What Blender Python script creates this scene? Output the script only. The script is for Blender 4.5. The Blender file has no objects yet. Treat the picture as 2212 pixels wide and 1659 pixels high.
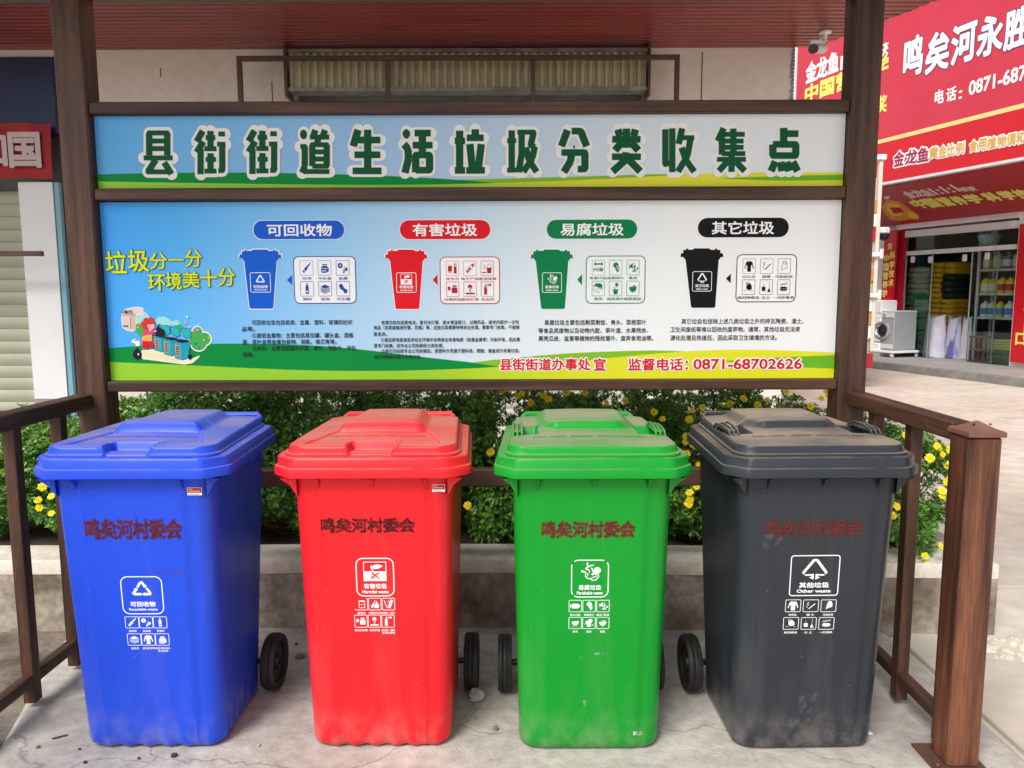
import bpy, bmesh, math, random
import numpy as np
from math import sin, cos, pi, radians, atan2, sqrt
from mathutils import Vector, Matrix
random.seed(7); rng = np.random.default_rng(7)
SC = bpy.context.scene; COL = SC.collection

# ---------------------------------------------------------------- camera, world, sun, exposure
PITCH, ROLL, CH, FPX = radians(6.8), radians(0.2), 1.45, 1659.0
fw = np.array([0, cos(PITCH), -sin(PITCH)]); rt = np.array([cos(ROLL), 0, -sin(ROLL)])
rt = rt - fw * (rt @ fw); rt /= np.linalg.norm(rt); up = np.cross(rt, fw)
cam = bpy.data.cameras.new('camera'); cam.lens = 27.0; cam.sensor_width = 36.0; cam.clip_start = 0.02; cam.clip_end = 2000
co = bpy.data.objects.new('camera', cam); COL.objects.link(co)
co.matrix_world = Matrix(((rt[0], up[0], -fw[0], 0), (rt[1], up[1], -fw[1], 0), (rt[2], up[2], -fw[2], CH), (0, 0, 0, 1)))
SC.camera = co
W = bpy.data.worlds.new('World'); SC.world = W; W.use_nodes = True
wn = W.node_tree.nodes; wl = W.node_tree.links
sky = wn.new('ShaderNodeTexSky'); sky.sky_type = 'NISHITA'; sky.sun_disc = False
SUN = Vector((-0.34, -0.55, 0.76)).normalized()
sky.sun_elevation = math.asin(SUN.z); sky.sun_rotation = atan2(SUN.x, SUN.y)
sky.air_density = 1.0; sky.dust_density = 3.0; sky.altitude = 100
hs = wn.new('ShaderNodeHueSaturation'); hs.inputs['Saturation'].default_value = 0.25   # overcast: the cloud layer takes most of the blue out
wl.new(sky.outputs[0], hs.inputs['Color']); wl.new(hs.outputs[0], wn['Background'].inputs[0])
wn['Background'].inputs[1].default_value = 0.125
sl = bpy.data.lights.new('sun', 'SUN'); sl.energy = 2.05; sl.angle = radians(24); sl.color = (1, 0.975, 0.94)
so = bpy.data.objects.new('sun', sl); COL.objects.link(so); so.rotation_euler = SUN.to_track_quat('Z', 'Y').to_euler()
SC.view_settings.view_transform = 'Standard'; SC.view_settings.look = 'None'
SC.view_settings.exposure = 0.55; SC.view_settings.gamma = 1.0; SC.view_settings.use_curve_mapping = False
SC.render.engine = 'CYCLES'
SC.cycles.max_bounces = 8

# measuring tools: photograph coordinates (2212 px wide) to points on real planes
def ray(x, y): return fw * FPX + rt * (x - 1106) - up * (y - 829.5)
CP = np.array([0, 0, CH])
def onY(x, y, Y): d = ray(x, y); return CP + d * (Y / d[1])
def onz(x, y, z): d = ray(x, y); return CP + d * ((z - CH) / d[2])
def onP(x, y, p0, n): d = ray(x, y); return CP + d * (((np.array(p0) - CP) @ n) / (d @ n))

# ---------------------------------------------------------------- materials
MATS = {}
def mat(name, col, rough=0.6, metal=0.0, col2=None, scale=5.0, stretch=(1, 1, 1), bump=0.0, bscale=40.0, detail=6.0, spec=0.5,
        lo=0.35, hi=0.65, trans=0.0, alpha=1.0, coat=0.0, extra=None, coord='Object', rvar=0.0, fine=0.0):
    m = bpy.data.materials.new(name); m.use_nodes = True; nt = m.node_tree; n = nt.nodes; l = nt.links
    b = n['Principled BSDF']; b.inputs['Roughness'].default_value = rough; b.inputs['Metallic'].default_value = metal
    b.inputs['Base Color'].default_value = (*col, 1); b.inputs['Specular IOR Level'].default_value = spec
    b.inputs['Transmission Weight'].default_value = trans; b.inputs['Alpha'].default_value = alpha; b.inputs['Coat Weight'].default_value = coat
    tc = n.new('ShaderNodeTexCoord'); mp = n.new('ShaderNodeMapping'); mp.inputs['Scale'].default_value = stretch
    l.new(tc.outputs[coord], mp.inputs[0]); m['_'] = 1
    out = None
    if col2 is not None:
        ns = n.new('ShaderNodeTexNoise'); ns.inputs['Scale'].default_value = scale; ns.inputs['Detail'].default_value = detail
        l.new(mp.outputs[0], ns.inputs[0])
        r = n.new('ShaderNodeMapRange'); r.inputs['From Min'].default_value = lo; r.inputs['From Max'].default_value = hi
        l.new(ns.outputs[0], r.inputs[0])
        mx = n.new('ShaderNodeMix'); mx.data_type = 'RGBA'; mx.inputs[6].default_value = (*col, 1); mx.inputs[7].default_value = (*col2, 1)
        l.new(r.outputs[0], mx.inputs[0]); out = mx.outputs[2]
        if fine:
            n2 = n.new('ShaderNodeTexNoise'); n2.inputs['Scale'].default_value = scale * 9; n2.inputs['Detail'].default_value = 4
            l.new(mp.outputs[0], n2.inputs[0]); r2 = n.new('ShaderNodeMapRange'); r2.inputs['From Min'].default_value = .3; r2.inputs['From Max'].default_value = .7
            r2.inputs['To Min'].default_value = 1 - fine; r2.inputs['To Max'].default_value = 1 + fine; l.new(n2.outputs[0], r2.inputs[0])
            vm = n.new('ShaderNodeVectorMath'); vm.operation = 'SCALE'; l.new(out, vm.inputs[0]); l.new(r2.outputs[0], vm.inputs['Scale']); out = vm.outputs[0]
        l.new(out, b.inputs['Base Color'])
        if rvar:
            r3 = n.new('ShaderNodeMapRange'); r3.inputs['To Min'].default_value = rough; r3.inputs['To Max'].default_value = rough + rvar
            l.new(r.outputs[0], r3.inputs[0]); l.new(r3.outputs[0], b.inputs['Roughness'])
    if bump:
        nb = n.new('ShaderNodeTexNoise'); nb.inputs['Scale'].default_value = bscale; nb.inputs['Detail'].default_value = 5
        l.new(mp.outputs[0], nb.inputs[0]); bp = n.new('ShaderNodeBump'); bp.inputs['Strength'].default_value = bump; bp.inputs['Distance'].default_value = 0.01
        l.new(nb.outputs[0], bp.inputs['Height']); l.new(bp.outputs[0], b.inputs['Normal'])
    if extra: extra(nt, b, mp, out)
    MATS[name] = m; return m

def bsdf_col(nt, b, out, default):
    if out is not None: return out
    v = nt.nodes.new('ShaderNodeRGB'); v.outputs[0].default_value = (*default, 1); return v.outputs[0]
def add_overlay(col, strength=0.6, thr=(0.45, 0.75), sc=3.0, st=(1, 1, 1), base=None, use_normal=False, rough=None):
    """dirt of its own shape mixed over the base colour"""
    def f(nt, b, mp, out):
        n = nt.nodes; l = nt.links
        src = bsdf_col(nt, b, out, base or (.5, .5, .5))
        ns = n.new('ShaderNodeTexNoise'); ns.inputs['Scale'].default_value = sc; ns.inputs['Detail'].default_value = 8; ns.inputs['Roughness'].default_value = .65
        tc = n.new('ShaderNodeTexCoord'); m2 = n.new('ShaderNodeMapping'); m2.inputs['Scale'].default_value = st
        l.new(tc.outputs['Object'], m2.inputs[0]); l.new(m2.outputs[0], ns.inputs[0])
        r = n.new('ShaderNodeMapRange'); r.inputs['From Min'].default_value = thr[0]; r.inputs['From Max'].default_value = thr[1]; r.inputs['To Max'].default_value = strength
        l.new(ns.outputs[0], r.inputs[0]); fac = r.outputs[0]
        if use_normal:
            g = n.new('ShaderNodeNewGeometry'); s = n.new('ShaderNodeSeparateXYZ'); l.new(g.outputs['Normal'], s.inputs[0])
            rn = n.new('ShaderNodeMapRange'); rn.inputs['From Min'].default_value = .7; rn.inputs['From Max'].default_value = .99; l.new(s.outputs[2], rn.inputs[0])
            mu = n.new('ShaderNodeMath'); mu.operation = 'MULTIPLY'; l.new(fac, mu.inputs[0]); l.new(rn.outputs[0], mu.inputs[1]); fac = mu.outputs[0]
        mx = n.new('ShaderNodeMix'); mx.data_type = 'RGBA'; mx.inputs[7].default_value = (*col, 1); l.new(fac, mx.inputs[0]); l.new(src, mx.inputs[6])
        l.new(mx.outputs[2], b.inputs['Base Color'])
        if rough is not None:
            r4 = n.new('ShaderNodeMapRange'); r4.inputs['To Min'].default_value = b.inputs['Roughness'].default_value; r4.inputs['To Max'].default_value = rough
            l.new(fac, r4.inputs[0]); l.new(r4.outputs[0], b.inputs['Roughness'])
    return f

def wood(name, st):
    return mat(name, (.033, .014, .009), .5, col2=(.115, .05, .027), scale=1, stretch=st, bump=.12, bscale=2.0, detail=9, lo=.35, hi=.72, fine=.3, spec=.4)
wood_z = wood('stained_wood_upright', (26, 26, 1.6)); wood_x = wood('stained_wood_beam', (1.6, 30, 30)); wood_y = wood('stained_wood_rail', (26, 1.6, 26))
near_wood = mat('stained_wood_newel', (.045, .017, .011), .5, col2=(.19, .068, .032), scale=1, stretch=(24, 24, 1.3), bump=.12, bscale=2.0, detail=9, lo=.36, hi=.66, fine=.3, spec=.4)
brown_metal = mat('brown_metal', (.075, .035, .026), .45, col2=(.11, .055, .04), scale=6)
slab_m = mat('slab_concrete', (.32, .295, .26), .9, col2=(.47, .44, .40), scale=2.2, bump=.25, bscale=60, lo=.3, hi=.7, fine=.16, extra=None)
street_m = mat('street_concrete', (.45, .40, .34), .9, col2=(.58, .54, .48), scale=.7, bump=.2, bscale=25, lo=.3, hi=.7, fine=.12)
plaster_m = mat('planter_plaster', (.16, .12, .085), .92, col2=(.46, .395, .315), scale=3.2, bump=.4, bscale=35, lo=.36, hi=.62, fine=.28)
cap_m = mat('planter_cap', (.54, .475, .38), .85, col2=(.74, .68, .58), scale=7, bump=.2, bscale=40, fine=.1)
soil_m = mat('soil', (.03, .02, .013), .95, col2=(.06, .045, .03), scale=12, bump=.6, bscale=50)
dirt_m = mat('dirt', (.085, .065, .05), .95, col2=(.22, .18, .14), scale=6, bump=.6, bscale=40, fine=.2)
beige_m = mat('beige_render', (.80, .72, .645), .85, col2=(.85, .77, .695), scale=1.5, bump=.08, bscale=60, fine=.05)
white_m = mat('white_paint', (.86, .86, .86), .6, col2=(.82, .82, .81), scale=3)
grey_m = mat('grey_cement', (.27, .27, .27), .9, col2=(.35, .35, .34), scale=6, bump=.2)
slat_m = mat('shutter_slat', (.42, .43, .31), .5, col2=(.47, .475, .36), scale=5)
slat_pale = mat('shutter_slat_pale', (.62, .60, .52), .5, col2=(.56, .55, .46), scale=4)
hood_m = mat('hood_sheet', (.55, .49, .32), .55, col2=(.42, .375, .25), scale=4, stretch=(8, 1, 1), fine=.15)
canopy_m = mat('canopy_sheet', (.31, .046, .038), .3, col2=(.23, .034, .029), scale=2, stretch=(.7, 3, 1), fine=.1, spec=.4)
navy_m = mat('navy_board', (.008, .018, .075), .5, col2=(.014, .026, .09), scale=2)
banner_m = mat('red_banner_cloth', (.44, .022, .03), .75, col2=(.34, .015, .022), scale=6, bump=.3, bscale=9)
pipe_blue = mat('pale_blue_paint', (.22, .45, .55), .5)
black_m = mat('black_metal', (.012, .012, .013), .4)
DEC = {}
def flat(name, c, r=.5, **k):
    if name not in DEC: DEC[name] = mat('print_' + name, c, r, spec=.14, **k)
    return DEC[name]
P_white = flat('white', (.86, .86, .86)); P_black = flat('black', (.006, .006, .007)); P_blue = flat('blue', (.005, .1, .56)); P_red = flat('red', (.66, .008, .018))
P_green = flat('green', (.0, .19, .06)); P_dgreen = flat('dark_green', (.004, .085, .03)); P_text = flat('ink', (.02, .025, .03))
P_navy = flat('navy', (.015, .09, .33)); P_lime = flat('lime', (.26, .55, .012)); P_yell = flat('yellow', (.70, .68, .005)); P_grass = flat('grass_green', (.0, .235, .042))
P_midg = flat('mid_green', (.22, .46, .02)); P_darkred = flat('dark_red', (.42, .01, .02)); P_cream = flat('cream', (.78, .68, .42)); P_gold = flat('gold', (.72, .42, .08))
P_brass = flat('pale_gold', (.75, .62, .25)); P_yt = flat('title_yellow', (.68, .72, .02)); P_icebox = flat('pale_box', (.80, .82, .84))

# ---------------------------------------------------------------- object helpers
def tag(o, label=None, cat=None, group=None, kind=None):
    if label: o['label'] = label
    if cat: o['category'] = cat
    if group: o['group'] = group
    if kind: o['kind'] = kind
    return o
def empty(name, loc=(0, 0, 0), rz=0.0, label=None, cat=None, group=None):
    o = bpy.data.objects.new(name, None); COL.objects.link(o); o.location = loc; o.rotation_euler = (0, 0, rz); o.empty_display_size = .1
    return tag(o, label, cat, group)
class MB:
    """collects geometry and links it as ONE mesh object"""
    def __init__(s): s.v = []; s.f = []; s.mi = []; s.cur = 0
    def add(s, vs, fs, mi=None):
        b = len(s.v); s.v += [tuple(map(float, p)) for p in vs]; s.f += [tuple(i + b for i in f) for f in fs]; s.mi += [s.cur if mi is None else mi] * len(fs); return s
    def box(s, x0, x1, y0, y1, z0, z1, bev=0.0, mi=None):
        if bev <= 0:
            return s.add([(x0, y0, z0), (x1, y0, z0), (x1, y1, z0), (x0, y1, z0), (x0, y0, z1), (x1, y0, z1), (x1, y1, z1), (x0, y1, z1)],
                         [(0, 3, 2, 1), (4, 5, 6, 7), (0, 1, 5, 4), (1, 2, 6, 5), (2, 3, 7, 6), (3, 0, 4, 7)], mi)
        b = bev; P = []
        for z, i in ((z0, b), (z0 + b, 0), (z1 - b, 0), (z1, b)):
            P.append([(x0 + b, y0 + i, z), (x1 - b, y0 + i, z), (x1 - i, y0 + b, z), (x1 - i, y1 - b, z), (x1 - b, y1 - i, z), (x0 + b, y1 - i, z), (x0 + i, y1 - b, z), (x0 + i, y0 + b, z)])
        return s.rings(P, True, True, mi)
    def rings(s, R, cap0=False, cap1=False, mi=None, closed=True):
        n = len(R[0]); vs = [p for r in R for p in r]; fs = []
        for k in range(len(R) - 1):
            for i in range(n if closed else n - 1):
                j = (i + 1) % n; fs.append((k * n + i, k * n + j, (k + 1) * n + j, (k + 1) * n + i))
        if cap0: fs.append(tuple(range(n))[::-1])
        if cap1: fs.append(tuple((len(R) - 1) * n + i for i in range(n)))
        return s.add(vs, fs, mi)
    def tube(s, a, b, r, n=12, r2=None, mi=None, caps=True):
        a = Vector(a); b = Vector(b); d = (b - a).normalized(); u = d.orthogonal().normalized(); w = d.cross(u); r2 = r if r2 is None else r2
        R = [[tuple(c + (u * cos(2 * pi * i / n) + w * sin(2 * pi * i / n)) * q) for i in range(n)] for c, q in ((a, r), (b, r2))]
        return s.rings(R, caps, caps, mi)
    def path(s, pts, r, n=8, mi=None):
        pts = [Vector(p) for p in pts]; R = []
        for i, p in enumerate(pts):
            d = (pts[min(i + 1, len(pts) - 1)] - pts[max(i - 1, 0)]).normalized(); u = Vector((0, 0, 1)).cross(d)
            if u.length < .05: u = Vector((1, 0, 0)).cross(d)
            u.normalize(); w = d.cross(u); R.append([tuple(p + (u * cos(2 * pi * k / n) + w * sin(2 * pi * k / n)) * r) for k in range(n)])
        return s.rings(R, True, True, mi)
    def lathe(s, prof, c=(0, 0, 0), axis='Z', n=20, mi=None, caps=True):
        R = []
        for r, h in prof:
            ring = []
            for i in range(n):
                a = 2 * pi * i / n
                if axis == 'Z': p = (c[0] + r * cos(a), c[1] + r * sin(a), c[2] + h)
                elif axis == 'X': p = (c[0] + h, c[1] + r * cos(a), c[2] + r * sin(a))
                else: p = (c[0] + r * cos(a), c[1] + h, c[2] + r * sin(a))
                ring.append(p)
            R.append(ring)
        return s.rings(R, caps, caps, mi)
    def build(s, name, m=None, parent=None, smooth=None, loc=None, kind=None):
        me = bpy.data.meshes.new(name); me.from_pydata(s.v, [], s.f); ms = m if isinstance(m, (list, tuple)) else [m]
        for q in ms: me.materials.append(q)
        if len(ms) > 1: me.polygons.foreach_set('material_index', s.mi)
        bm = bmesh.new(); bm.from_mesh(me)
        if smooth is not False and not getattr(s, 'isflat', False): bmesh.ops.recalc_face_normals(bm, faces=bm.faces)
        bm.to_mesh(me); bm.free()
        if smooth: me.shade_smooth(); me.set_sharp_from_angle(angle=radians(smooth))
        me.update(); o = bpy.data.objects.new(name, me); COL.objects.link(o)
        if parent is not None: o.parent = parent
        if loc is not None: o.location = loc
        if kind: o['kind'] = kind
        return o
def copy_tree(o, parent=None, loc=None, label=None, rz=None):
    c = o.copy(); COL.objects.link(c); c.parent = parent
    if loc is not None: c.location = loc
    if rz is not None: c.rotation_euler = (0, 0, rz)
    if label: c['label'] = label
    for ch in list(o.children): copy_tree(ch, c)
    return c

TXT = {}
def glyphs(body, off=0.0, space=1.0):
    k = (body, off, space)
    if k not in TXT:
        c = bpy.data.curves.new('t', 'FONT'); c.body = body; c.size = 1; c.offset = off; c.space_character = space; c.resolution_u = 3
        o = bpy.data.objects.new('t', c); COL.objects.link(o); dg = bpy.context.evaluated_depsgraph_get(); dg.update()
        m = bpy.data.meshes.new_from_object(o.evaluated_get(dg))
        v = np.array([q.co[:2] for q in m.vertices]) if len(m.vertices) else np.zeros((0, 2)); f = [tuple(p.vertices) for p in m.polygons]
        bpy.data.objects.remove(o); bpy.data.curves.remove(c); bpy.data.meshes.remove(m)
        cnt = {}
        for p in f:
            for i in range(len(p)):
                e = (min(p[i], p[i - 1]), max(p[i], p[i - 1])); cnt[e] = cnt.get(e, 0) + 1
        TXT[k] = (v, f, [e for e, n in cnt.items() if n == 1])
    return TXT[k]
class Flat(MB):
    """flat print on a surface; M(u, v, d) gives the point d metres in front of that surface"""
    def __init__(s, M, base=.0008): super().__init__(); s.M = M; s.d = base; s.ms = []; s.isflat = True; s.big = base > .0015
    def mid(s, m):
        if m not in s.ms: s.ms.append(m)
        return s.ms.index(m)
    def poly(s, pts, m, up=4e-5):
        s.d += up; s.add([s.M(u, v, s.d) for u, v in pts], [tuple(range(len(pts)))], s.mid(m)); return s
    def circ(s, u, v, r, m, rv=None, n=18): rv = rv or r; return s.poly([(u + r * cos(2 * pi * i / n), v + rv * sin(2 * pi * i / n)) for i in range(n)], m)
    def rect(s, u0, v0, u1, v1, m): return s.poly([(u0, v0), (u1, v0), (u1, v1), (u0, v1)], m)
    def rr(s, u0, v0, u1, v1, r, n=5):
        P = []
        for cx, cy, a0 in ((u1 - r, v0 + r, -pi / 2), (u1 - r, v1 - r, 0), (u0 + r, v1 - r, pi / 2), (u0 + r, v0 + r, pi)):
            P += [(cx + r * cos(a0 + pi / 2 * k / n), cy + r * sin(a0 + pi / 2 * k / n)) for k in range(n + 1)]
        return P
    def rrect(s, u0, v0, u1, v1, r, m): return s.poly(s.rr(u0, v0, u1, v1, r), m)
    def rring(s, u0, v0, u1, v1, r, w, m, gaps=()):
        a = s.rr(u0, v0, u1, v1, r); b = s.rr(u0 + w, v0 + w, u1 - w, v1 - w, max(r - w, 1e-5)); n = len(a); s.d += 4e-5
        s.add([s.M(*p, s.d) for p in a + b], [(i, (i + 1) % n, n + (i + 1) % n, n + i) for i in range(n) if i not in gaps], s.mid(m)); return s
    def line(s, pts, w, m, cap=False):
        for (a, b) in zip(pts[:-1], pts[1:]):
            dx, dy = b[0] - a[0], b[1] - a[1]; L = sqrt(dx * dx + dy * dy) or 1; nx, ny = -dy / L * w / 2, dx / L * w / 2
            s.poly([(a[0] - nx, a[1] - ny), (b[0] - nx, b[1] - ny), (b[0] + nx, b[1] + ny), (a[0] + nx, a[1] + ny)], m, 1.5e-5)
        for p in (pts if cap else pts[1:-1]): s.d += 0; s.circ(p[0], p[1], w / 2, m, n=12)
        return s
    def text(s, body, u0, v0, u1=None, size=None, m=None, off=0.0, v1=None, slant=0.0, fit=True, up=6e-5, rot=0.0):
        v, f, E = glyphs(body)
        if not len(v): return s
        st = 6e-6 if s.big else 2.6e-6
        s.d += up + (st * 64 if off > .004 else 0); mn = v.min(0); mx = v.max(0); w = mx[0] - mn[0]; h = mx[1] - mn[1]
        sy = size if v1 is None else (v1 - v0) / h; sx = (u1 - u0) / w if u1 is not None else sy
        yb = 0.0 if v1 is None else mn[1]
        P = []
        for x, y in v:
            a, b = (x - mn[0]) * sx, (y - yb) * sy; a += b * slant
            P.append(s.M(u0 + a * cos(rot) - b * sin(rot), v0 + b * cos(rot) + a * sin(rot), s.d))
        s.add(P, f, s.mid(m))
        if off > .004:                       # heavier weight: a band laid along every contour of the glyph
            def G(x, y, d):
                a, b = (x - mn[0]) * sx, (y - yb) * sy; a += b * slant
                return s.M(u0 + a * cos(rot) - b * sin(rot), v0 + b * cos(rot) + a * sin(rot), d)
            for i, (p, q) in enumerate(E):
                a, b = v[p], v[q]; t = b - a; L = float(np.hypot(*t))
                if L < 1e-6: continue
                t = t / L * off; nn = np.array([-t[1], t[0]]); d = s.d - st * (1 + i % 61); a2 = a - t * .85; b2 = b + t * .85; ai = a - t * .35; bi = b + t * .35
                s.add([G(*q_, d) for q_ in (a2 - nn * .35, ai - nn, bi - nn, b2 - nn * .35, b2 + nn * .35, bi + nn, ai + nn, a2 + nn * .35)], [(0, 1, 2, 3, 4, 5, 6, 7)], s.mid(m))
        return s
    def done(s, name, parent): return s.build(name, s.ms, parent, smooth=False)

# ---------------------------------------------------------------- the setting: ground, street, slab, facade
def sheet(name, x0, x1, y0, y1, z, m, nx=1, ny=1):
    b = MB(); b.add([(x0, y0, z), (x1, y0, z), (x1, y1, z), (x0, y1, z)], [(0, 1, 2, 3)]); return b.build(name, m, None, smooth=False, kind='structure')
ground = sheet('ground', -300, 300, -300, 400, -.06, dirt_m)
sheet('dirt_strip', -9, -1.2, 1.0, 6.4, -.012, dirt_m)
def stain_street(nt, b, mp, out):
    n = nt.nodes; l = nt.links
    v = n.new('ShaderNodeTexNoise'); v.inputs['Scale'].default_value = 1.1; v.inputs['Detail'].default_value = 7; v.inputs['Distortion'].default_value = .6
    tc = n.new('ShaderNodeTexCoord'); mm = n.new('ShaderNodeMapping'); mm.inputs['Scale'].default_value = (.6, 1.8, 1); l.new(tc.outputs['Object'], mm.inputs[0]); l.new(mm.outputs[0], v.inputs[0])
    r = n.new('ShaderNodeMapRange'); r.inputs['From Min'].default_value = .60; r.inputs['From Max'].default_value = .72; r.inputs['To Max'].default_value = .45; l.new(v.outputs[0], r.inputs[0])
    mx = n.new('ShaderNodeMix'); mx.data_type = 'RGBA'; mx.inputs[7].default_value = (.14, .11, .09, 1); l.new(r.outputs[0], mx.inputs[0]); l.new(out, mx.inputs[6])
    l.new(mx.outputs[2], b.inputs['Base Color'])
street_m = mat('street_concrete_b', (.50, .43, .355), .9, col2=(.65, .59, .515), scale=.7, bump=.2, bscale=25, lo=.3, hi=.7, fine=.12, extra=stain_street)
# concrete street in cast bays with open joints
ks = 0
def bay(x0, x1, y0, y1, name='street_slab'):
    b = MB(); g = .006
    b.box(x0 + g, x1 - g, y0 + g, y1 - g, -.055, 0, bev=.004); return b.build(name, street_m, None, kind='structure')
street = MB(); street.add([(-60, -40, -.02), (60, -40, -.02), (60, 80, -.02), (-60, 80, -.02)], [(0, 1, 2, 3)])
street = street.build('street', street_m, None, smooth=False, kind='structure')
xs = [1.62, 4.7, 8.2, 12.0]; ys = [-6, -2.2, 1.35, 3.64, 7.3, 11.2, 15.6, 20.5, 26]
for i in range(len(xs) - 1):
    for j in range(len(ys) - 1):
        o = bay(xs[i], xs[i + 1], ys[j], ys[j + 1]); o.parent = street; o['kind'] = 'structure'
# the slab under the bins
sb = MB(); poly = [(-1.45, 1.2), (1.60, 1.2), (1.60, 3.20), (-1.93, 3.22), (-1.86, 2.95), (-1.62, 2.2)]
out = []
for z, ins in ((-.09, -.02), (-.012, 0), (0, .012)):
    cx, cy = 0, 2.3; out.append([(cx + (x - cx) * (1 - ins), cy + (y - cy) * (1 - ins), z) for x, y in poly])
def slab_extra(nt, b, mp, out):
    n = nt.nodes; l = nt.links
    s = n.new('ShaderNodeTexNoise'); s.inputs['Scale'].default_value = 1.3; s.inputs['Detail'].default_value = 6; s.inputs['Distortion'].default_value = .4
    l.new(mp.outputs[0], s.inputs[0]); r = n.new('ShaderNodeMapRange'); r.inputs['From Min'].default_value = .52; r.inputs['From Max'].default_value = .72; r.inputs['To Max'].default_value = .55
    l.new(s.outputs[0], r.inputs[0]); mx = n.new('ShaderNodeMix'); mx.data_type = 'RGBA'; mx.inputs[7].default_value = (.17, .15, .135, 1); l.new(r.outputs[0], mx.inputs[0]); l.new(out, mx.inputs[6])
    # pale speckles of coarse sand
    v = n.new('ShaderNodeTexVoronoi'); v.inputs['Scale'].default_value = 90; l.new(mp.outputs[0], v.inputs[0])
    r2 = n.new('ShaderNodeMapRange'); r2.inputs['From Min'].default_value = .0; r2.inputs['From Max'].default_value = .16; r2.inputs['To Min'].default_value = .5; r2.inputs['To Max'].default_value = 0
    l.new(v.outputs['Distance'], r2.inputs[0]); m3 = n.new('ShaderNodeMix'); m3.data_type = 'RGBA'; m3.inputs[7].default_value = (.6, .58, .54, 1); l.new(r2.outputs[0], m3.inputs[0]); l.new(mx.outputs[2], m3.inputs[6])
    # dark grit, and two or three hairline cracks
    g = n.new('ShaderNodeTexNoise'); g.inputs['Scale'].default_value = 75; g.inputs['Detail'].default_value = 3; l.new(mp.outputs[0], g.inputs[0])
    rg = n.new('ShaderNodeMapRange'); rg.inputs['From Min'].default_value = .62; rg.inputs['From Max'].default_value = .72; rg.inputs['To Max'].default_value = .45; l.new(g.outputs[0], rg.inputs[0])
    wv = n.new('ShaderNodeTexNoise'); wv.inputs['Scale'].default_value = 3; wv.inputs['Detail'].default_value = 6; l.new(mp.outputs[0], wv.inputs[0])
    ad = n.new('ShaderNodeMix'); ad.data_type = 'RGBA'; ad.inputs[0].default_value = .28; l.new(mp.outputs[0], ad.inputs[6]); l.new(wv.outputs[1], ad.inputs[7])
    vc = n.new('ShaderNodeTexVoronoi'); vc.feature = 'DISTANCE_TO_EDGE'; vc.inputs['Scale'].default_value = .95; l.new(ad.outputs[2], vc.inputs[0])
    rc = n.new('ShaderNodeMapRange'); rc.inputs['From Min'].default_value = .0; rc.inputs['From Max'].default_value = .0035; rc.inputs['To Min'].default_value = .55; rc.inputs['To Max'].default_value = 0; l.new(vc.outputs[0], rc.inputs[0])
    mxx = n.new('ShaderNodeMath'); mxx.operation = 'MAXIMUM'; l.new(rg.outputs[0], mxx.inputs[0]); l.new(rc.outputs[0], mxx.inputs[1])
    m4 = n.new('ShaderNodeMix'); m4.data_type = 'RGBA'; m4.inputs[7].default_value = (.10, .085, .07, 1); l.new(mxx.outputs[0], m4.inputs[0]); l.new(m3.outputs[2], m4.inputs[6])
    l.new(m4.outputs[2], b.inputs['Base Color'])
slab_m = mat('slab_concrete_b', (.35, .315, .275), .9, col2=(.53, .49, .44), scale=2.2, bump=.3, bscale=70, lo=.3, hi=.7, fine=.18, extra=slab_extra)
sb.rings(out, True, True); sb.build('concrete_slab', slab_m, None, kind='structure')

# planter: low rendered wall with a pale cap, filled with soil
def wy(x): return 3.20 - .045 * max(x, 0)
pw = empty('planter_wall', (0, 3.2, 0), 0, 'low stained cement planter wall with a pale cap, behind the four bins', 'planter')
b = MB(); N = 40; x0, x1 = -4.6, 2.04
fr = [(x0 + (x1 - x0) * i / N) for i in range(N + 1)]
for a, c in zip(fr[:-1], fr[1:]):
    pass
front = [(x, wy(x) - 3.2 + .004 * sin(x * 9)) for x in fr]; back = [(x, wy(x) - 3.2 + .20) for x in reversed(fr)]
b.rings([[(x, y, z) for x, y in front + back] for z in (-.12, .245)], True, True); b.build('wall', plaster_m, pw)
b = MB(); jf = [(x, wy(x) - 3.2 - .001 + random.uniform(-.003, .003)) for x in fr]; jb = [(x, wy(x) - 3.2 + .207) for x in reversed(fr)]
zz = [.247] + [.306, .309]
b.rings([[(x, y, z) for x, y in jf + jb] for z in (.247, .300)] + [[(x, y + (.006 if k < len(jf) else -.006), .309 + random.uniform(-.001, .001)) for k, (x, y) in enumerate(jf + jb)]], True, True)
b.build('cap', cap_m, pw, smooth=40)
b = MB(); b.box(x1 - .2, x1 - .003, .205, 2.2, -.12, .245); b.build('return_wall', plaster_m, pw)
b = MB(); b.box(x1 - .21, x1 + .004, .208, 2.21, .247, .309, bev=.006); b.build('return_cap', cap_m, pw)
b = MB(); n = 60
vs = [(-4.6 + 6.44 * i / n, 3.40 + 1.8 * j / 12, .255 + .03 * random.random()) for j in range(13) for i in range(n + 1)]
b.add(vs, [(j * (n + 1) + i, j * (n + 1) + i + 1, (j + 1) * (n + 1) + i + 1, (j + 1) * (n + 1) + i) for j in range(12) for i in range(n)])
b.build('soil', soil_m, None, smooth=40, kind='structure')

# facade of the near building
FY = 6.5
bd = empty('near_building', (0, FY, 0), 0, 'beige rendered building with roller shutters behind the notice board', 'building')
b = MB()
for (xa, xb, za, zb) in ((-3.70, -1.79, -.05, 3.5), (1.10, 2.30, -.05, 3.5), (-1.79, 1.10, 3.40, 3.5), (-9, -3.70, 3.36, 3.5)):
    b.box(xa, xb, 0, .25, za, zb)
b.box(2.05, 2.30, .25, 7, -.05, 5.2); b.box(-9, 2.3, .0, .25, 3.5, 5.2)
b.build('wall', beige_m, bd)
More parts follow.
